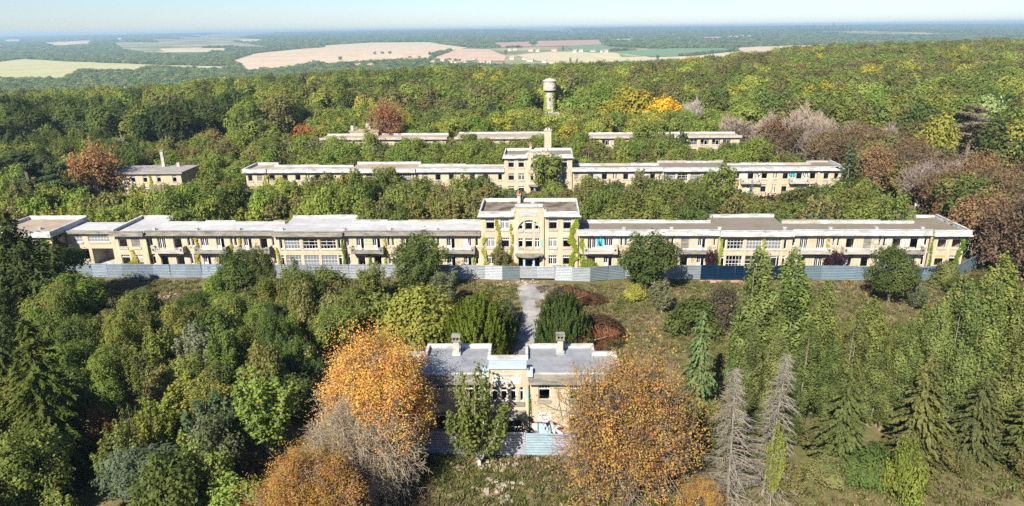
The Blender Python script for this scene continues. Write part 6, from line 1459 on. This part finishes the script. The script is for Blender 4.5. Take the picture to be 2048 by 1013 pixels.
def field(px, mat, label):
    cyp = sum(q[1] for q in px) / len(px); low = (4 if cyp > 95 else 1.5); pts = [march(q[0], q[1] + (low if q[1] > cyp else 0)) for q in px]; out = []
    for a, b in zip(pts, pts[1:] + pts[:1]):
        k = max(1, int(math.hypot(a[0] - b[0], a[1] - b[1]) / 60))
        jt = math.hypot(*a) * .0016
        for i in range(k): out.append((a[0] + (b[0] - a[0]) * i / k + random.uniform(-jt, jt), a[1] + (b[1] - a[1]) * i / k + random.uniform(-jt, jt) * 2))
    import bmesh
    bm = bmesh.new(); vs = [bm.verts.new((x, y, 0)) for x, y in out]; f = bm.faces.new(vs); bmesh.ops.triangulate(bm, faces=[f])
    for _ in range(3): bmesh.ops.subdivide_edges(bm, edges=[e for e in bm.edges if e.calc_length() > 120], cuts=1, use_grid_fill=False); bmesh.ops.triangulate(bm, faces=bm.faces[:])
    for v in bm.verts: v.co.z = float(terr(v.co.x, v.co.y)) + 1.6
    bmesh.ops.recalc_face_normals(bm, faces=bm.faces[:])
    if sum(f.normal.z for f in bm.faces) < 0: bmesh.ops.reverse_faces(bm, faces=bm.faces[:])
    me = bpy.data.meshes.new('field'); bm.to_mesh(me); bm.free(); me.materials.append(FM[mat]); prop(link('field', me), kind='structure', label=label); FIELDS.append((pts, min(p[0] for p in pts), max(p[0] for p in pts), min(p[1] for p in pts), max(p[1] for p in pts)))
field([(-30, 128), (45, 119), (130, 124), (230, 128), (340, 132), (480, 135), (440, 139), (300, 137), (265, 142), (160, 140), (120, 160), (40, 158), (-30, 158)], 'lime', 'pale green field at the left of the valley')
field([(462, 119), (510, 108), (600, 99), (700, 92), (760, 89), (860, 87), (935, 96), (870, 108), (860, 117), (740, 122), (655, 128), (630, 124), (560, 138), (490, 141), (480, 128)], 'tan', 'broad tan stubble field in the valley')
field([(868, 112), (920, 98), (978, 100), (1012, 110), (1008, 119), (868, 119)], 'pink', 'pink ploughed field left of the village')
field([(640, 91), (740, 86), (860, 85), (900, 92), (760, 94), (660, 96)], 'pale', 'pale green meadow strip behind the stubble field')
field([(1030, 112), (1095, 105), (1230, 107), (1300, 116), (1420, 116), (1280, 125), (1180, 127), (1090, 122)], 'pale', 'pale meadow behind the village')
field([(1068, 83), (1200, 80), (1208, 88), (1072, 93)], 'red', 'reddish field beyond the farm')
field([(985, 86), (1060, 84), (1066, 92), (1000, 95)], 'red', 'reddish field left of the farm')
field([(1120, 92), (1205, 89), (1238, 97), (1190, 102), (1150, 98)], 'green', 'small green field by the farm'); field([(1232, 104), (1345, 98), (1450, 97), (1465, 103), (1350, 110), (1245, 112)], 'green', 'emerald green field right of the farm')
field([(1270, 113), (1390, 109), (1480, 103), (1470, 97), (1500, 95), (1600, 92), (1650, 90), (1656, 94), (1560, 107), (1420, 116), (1310, 119)], 'tan', 'pale tan field at the forest edge'); field([(1480, 96), (1590, 91), (1600, 95), (1500, 100)], 'lime', 'light green field strip near the forest edge')
field([(80, 86), (182, 81), (178, 89), (112, 94)], 'tan', 'distant pale field at the left'); field([(5, 80), (42, 79), (40, 84), (8, 84)], 'pale', 'tiny distant pale field at the left edge'); field([(478, 80), (520, 79), (518, 84), (482, 85)], 'tan', 'tiny distant tan field'); field([(320, 98), (455, 97), (450, 101), (330, 102)], 'pale', 'thin distant pale field strip'); field([(1405, 75), (1445, 74), (1450, 78), (1410, 79)], 'pink', 'tiny pink field on the far slope'); field([(1228, 79), (1268, 78), (1266, 82), (1230, 83)], 'tan', 'tiny distant tan field behind the red one')
# village houses
HOUSES = [(867, 128, 'a'), (887, 123, 'a'), (902, 126, 'b'), (915, 129, 'b'), (926, 127, 'a'), (950, 123, 'a'), (965, 127, 'b'), (978, 129, 'a'), (957, 139, 'b'), (983, 143, 'b'), (1024, 119, 'a'), (1050, 120, 'a'), (1060, 123, 'b'), (1090, 126, 'a'), (1104, 127, 'b'), (1020, 102, 'a'), (1030, 101, 'a'), (1062, 103, 'b'), (1075, 104, 'a'), (1108, 103, 'b'), (1150, 105, 'a'), (1162, 104, 'a'), (1186, 105, 'b'), (1205, 106, 'a'), (1212, 105, 'a'), (1133, 66, 'a'), (1143, 66, 'a'), (1160, 66, 'b'), (1172, 65, 'a'), (1460, 77, 'a'), (1472, 77, 'b'), (1484, 76, 'a'), (1498, 76, 'a'), (1672, 88, 'a'), (1690, 87, 'a'), (1706, 84, 'b'), (1738, 86, 'a'), (1755, 86, 'b'), (1768, 87, 'a'), (109, 192, 'b'), (73, 200, 'b'), (245, 184, 'b'), (300, 181, 'b'), (716, 134, 'b'), (742, 134, 'b')]
_hm = {}
ROOFS = {'a': simple('brown_tile_roof', (.34, .22, .16), .9, 0, .25, .3), 'b': simple('red_tile_roof', (.42, .19, .12), .9, 0, .2, .3)}; HWALL = simple('house_render', (.68, .64, .57), .9, 0, .12, .2)
def house_meshes(k):
    if k in _hm: return _hm[k]
    w_, d_, h_, r_ = (11, 8, 4.6, 3.2) if k == 'a' else (15, 8, 4.2, 3.0)
    a = MB(); a.box(-w_ / 2, w_ / 2, -d_ / 2, d_ / 2, -1, h_)
    for x in (-w_ / 2, w_ / 2): a.poly([(x, -d_ / 2, h_), (x, d_ / 2, h_), (x, 0, h_ + r_ - .1)])
    b = MB(); e = .5
    for sg in (-1, 1): b.quad((-w_ / 2 - e, sg * (d_ / 2 + e), h_ - .2), (w_ / 2 + e, sg * (d_ / 2 + e), h_ - .2), (w_ / 2 + e, 0, h_ + r_), (-w_ / 2 - e, 0, h_ + r_)); b.quad((-w_ / 2 - e, sg * (d_ / 2 + e), h_ - .45), (w_ / 2 + e, sg * (d_ / 2 + e), h_ - .45), (w_ / 2 + e, sg * (d_ / 2 + e), h_ - .2), (-w_ / 2 - e, sg * (d_ / 2 + e), h_ - .2))
    c = MB(); c.box(w_ * .25, w_ * .25 + .9, -.4, .5, h_ + r_ - 1, h_ + r_ + 1.2)
    d = MB()
    for i in range(3): d.box(-w_ / 2 + 1.4 + i * w_ * .3, -w_ / 2 + 2.8 + i * w_ * .3, -d_ / 2 - .04, -d_ / 2 - .003, 1.2, 3.0)
    _hm[k] = (a.mesh('wall', HWALL), b.mesh('roof', ROOFS[k]), c.mesh('chimney', HWALL), d.mesh('window', DARKMETAL)); return _hm[k]
VILL = []; HL = []
for i, (px, py, k) in enumerate(HOUSES):
    x, y = march(px, py); sc = 1.25 if y > 1700 else 1.1
    if y > 4500: sc = 2.0
    o = empty('house', (x, y, float(terr(x, y))), random.uniform(-.9, .9)); o.scale = (sc, sc, sc)
    w_, rf_, ch_, wi_ = house_meshes(k); link('wall', w_, o); r_o = link('roof', rf_, o); link('chimney', ch_, r_o); link('window', wi_, o)
    reg_ = 'in village above the forest crest' if 850 < px < 1110 and py > 112 else 'in the row of farm houses behind the meadow' if 1000 < px < 1220 and py > 95 else 'white in the far hamlet near the horizon' if py < 70 else 'in the small hamlet on the far slope' if px < 1520 and px > 1400 else 'in the right hand hamlet behind the forest' if px > 1600 else 'just beyond the left forest edge' if px < 400 else 'half hidden in valley trees'
    prop(o, '', 'house', 'distant valley houses'); HL.append((o, 'pale %s roofed house %s' % ('brown' if k == 'a' else 'red', reg_), px)); VILL.append((x, y))
set_labels(HL)
mb = MB(); x, y = march(241, 82); mb.box(-16, 16, -6, 6, 0, 26); prop(mb.build('grain_silo', WHITE, None, loc=(x, y, float(terr(x, y)))), 'tall white silo block near the left horizon', 'silo')

# distant woods: clumps of crowns everywhere that is not field or village
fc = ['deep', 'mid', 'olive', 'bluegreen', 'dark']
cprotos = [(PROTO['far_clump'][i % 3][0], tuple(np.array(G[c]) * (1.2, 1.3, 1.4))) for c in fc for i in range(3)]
rw = np.random.default_rng(9); pts, rzs, scs, ixs = [], [], [], []
y = 560.0
while y < 13500:
    sp = max(14.0, y * .0066); n = int(1.74 * y / sp) + 1
    xs = (-.87 * y + sp * np.arange(n)) + rw.uniform(-.5, .5, n) * sp; ys = y + rw.uniform(-.5, .5, n) * sp
    k = (ys > edge(xs, ys) + 255); xs, ys = xs[k], ys[k]
    zs = terr(xs, ys)
    for X, Y, Z in zip(xs, ys, zs):
        px, py = project(X, Y, Z)
        if px < -30 or px > 2080: continue
        bad = False
        for poly, x0, x1, y0, y1 in FIELDS:
            if x0 - sp < X < x1 + sp and y0 - sp * .9 < Y < y1 + sp and (inpoly(X, Y, poly) or inpoly(X, Y - sp * .55, poly)): bad = True; break
        if bad: continue
        if any((X - a) ** 2 + (Y - b) ** 2 < 300 or (abs(X - a) < 14 and b - 120 < Y < b) for a, b in VILL if abs(Y - b) < 80): continue
        if 845 < px < 1120 and 114 < py < 145 and rw.random() < .5: continue
        # small clearings
        if Y > 1900 and math.sin(X / (150 + Y * .05) + 1) + math.sin(Y / (190 + Y * .06) + X / 900) + .5 * math.sin(X / 97 + Y / 143) > 1.18: continue
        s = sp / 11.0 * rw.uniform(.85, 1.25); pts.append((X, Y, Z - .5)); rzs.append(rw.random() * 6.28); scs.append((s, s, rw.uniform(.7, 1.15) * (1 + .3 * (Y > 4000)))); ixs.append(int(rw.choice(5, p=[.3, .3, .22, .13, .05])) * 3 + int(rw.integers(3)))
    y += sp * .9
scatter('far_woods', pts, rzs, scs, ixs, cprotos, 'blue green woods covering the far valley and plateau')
print('FARPTS', len(pts))
# single trees standing in and beside the fields
for i, (px, py, h, wd, l) in enumerate([(681, 122, 15, 14, 'lone round tree on the edge of the stubble field'), (750, 110, 11, 14, 'left tree of the grove in the stubble field'), (765, 109, 11, 15, 'middle tree of the grove in the stubble field'), (780, 109, 12, 15, 'right tree of the grove in the stubble field'), (860, 112, 14, 15, 'big tree on the hedge corner of the stubble field'), (625, 136, 9, 16, 'bush at the left end of the hedge'), (640, 137, 10, 16, 'bush in the middle of the hedge'), (655, 137, 9, 14, 'bush at the right end of the hedge'), (820, 117, 7, 14, 'low tree on the hedge below the stubble field'), (838, 116, 7, 14, 'low tree near the hedge corner'), (478, 137, 13, 15, 'rounded tree at the corner of the pale green field'), (1315, 122, 18, 9, 'tall tree standing before the emerald field'), (1012, 113, 24, 11, 'pale tall poplar left of the farm'), (1141, 128, 18, 8, 'tall tree at the right of the village'), (1154, 129, 14, 8, 'pointed tree at the right of the village'), (1126, 103, 17, 8, 'tall conifer among the farm houses')]):
    x, y = march(px, py); plant('field_tree', 'far_clump', x, y, h, wd, 'deep' if i not in (12,) else 'grey', l, 'tree', 'trees in the valley fields')
HL = []
for i in range(16):
    px = 1592 + i * 7.2 + random.uniform(-2, 2); x, y = march(px, 63 - .0 * i); h = random.uniform(35, 75) * (1.3 if 1640 < px < 1668 else 1)
    o = plant('tall_conifer', 'spruce_mid', x, y, h, random.uniform(28, 40), 'deep', '', 'tree', 'conifer clump on the horizon'); HL.append((o, '%s dark conifer in the clump on the right horizon' % ('tall' if h > 60 else 'medium' if h > 45 else 'small'), px))

set_labels(HL)
# the air over the valley
def haze():
    mb = MB(); mb.box(-16800, 16800, -60, 16200, -160, 62); t = NT('haze_air'); v = t.n('ShaderNodeVolumePrincipled'); v.inputs['Color'].default_value = (.56, .82, 1, 1); v.inputs['Density'].default_value = 1.12e-4; v.inputs['Anisotropy'].default_value = .2
    t.l(v.outputs[0], t.out.inputs['Volume']); o = mb.build('haze', t.m); prop(o, 'pale blue haze over the valley', kind='stuff')
haze()
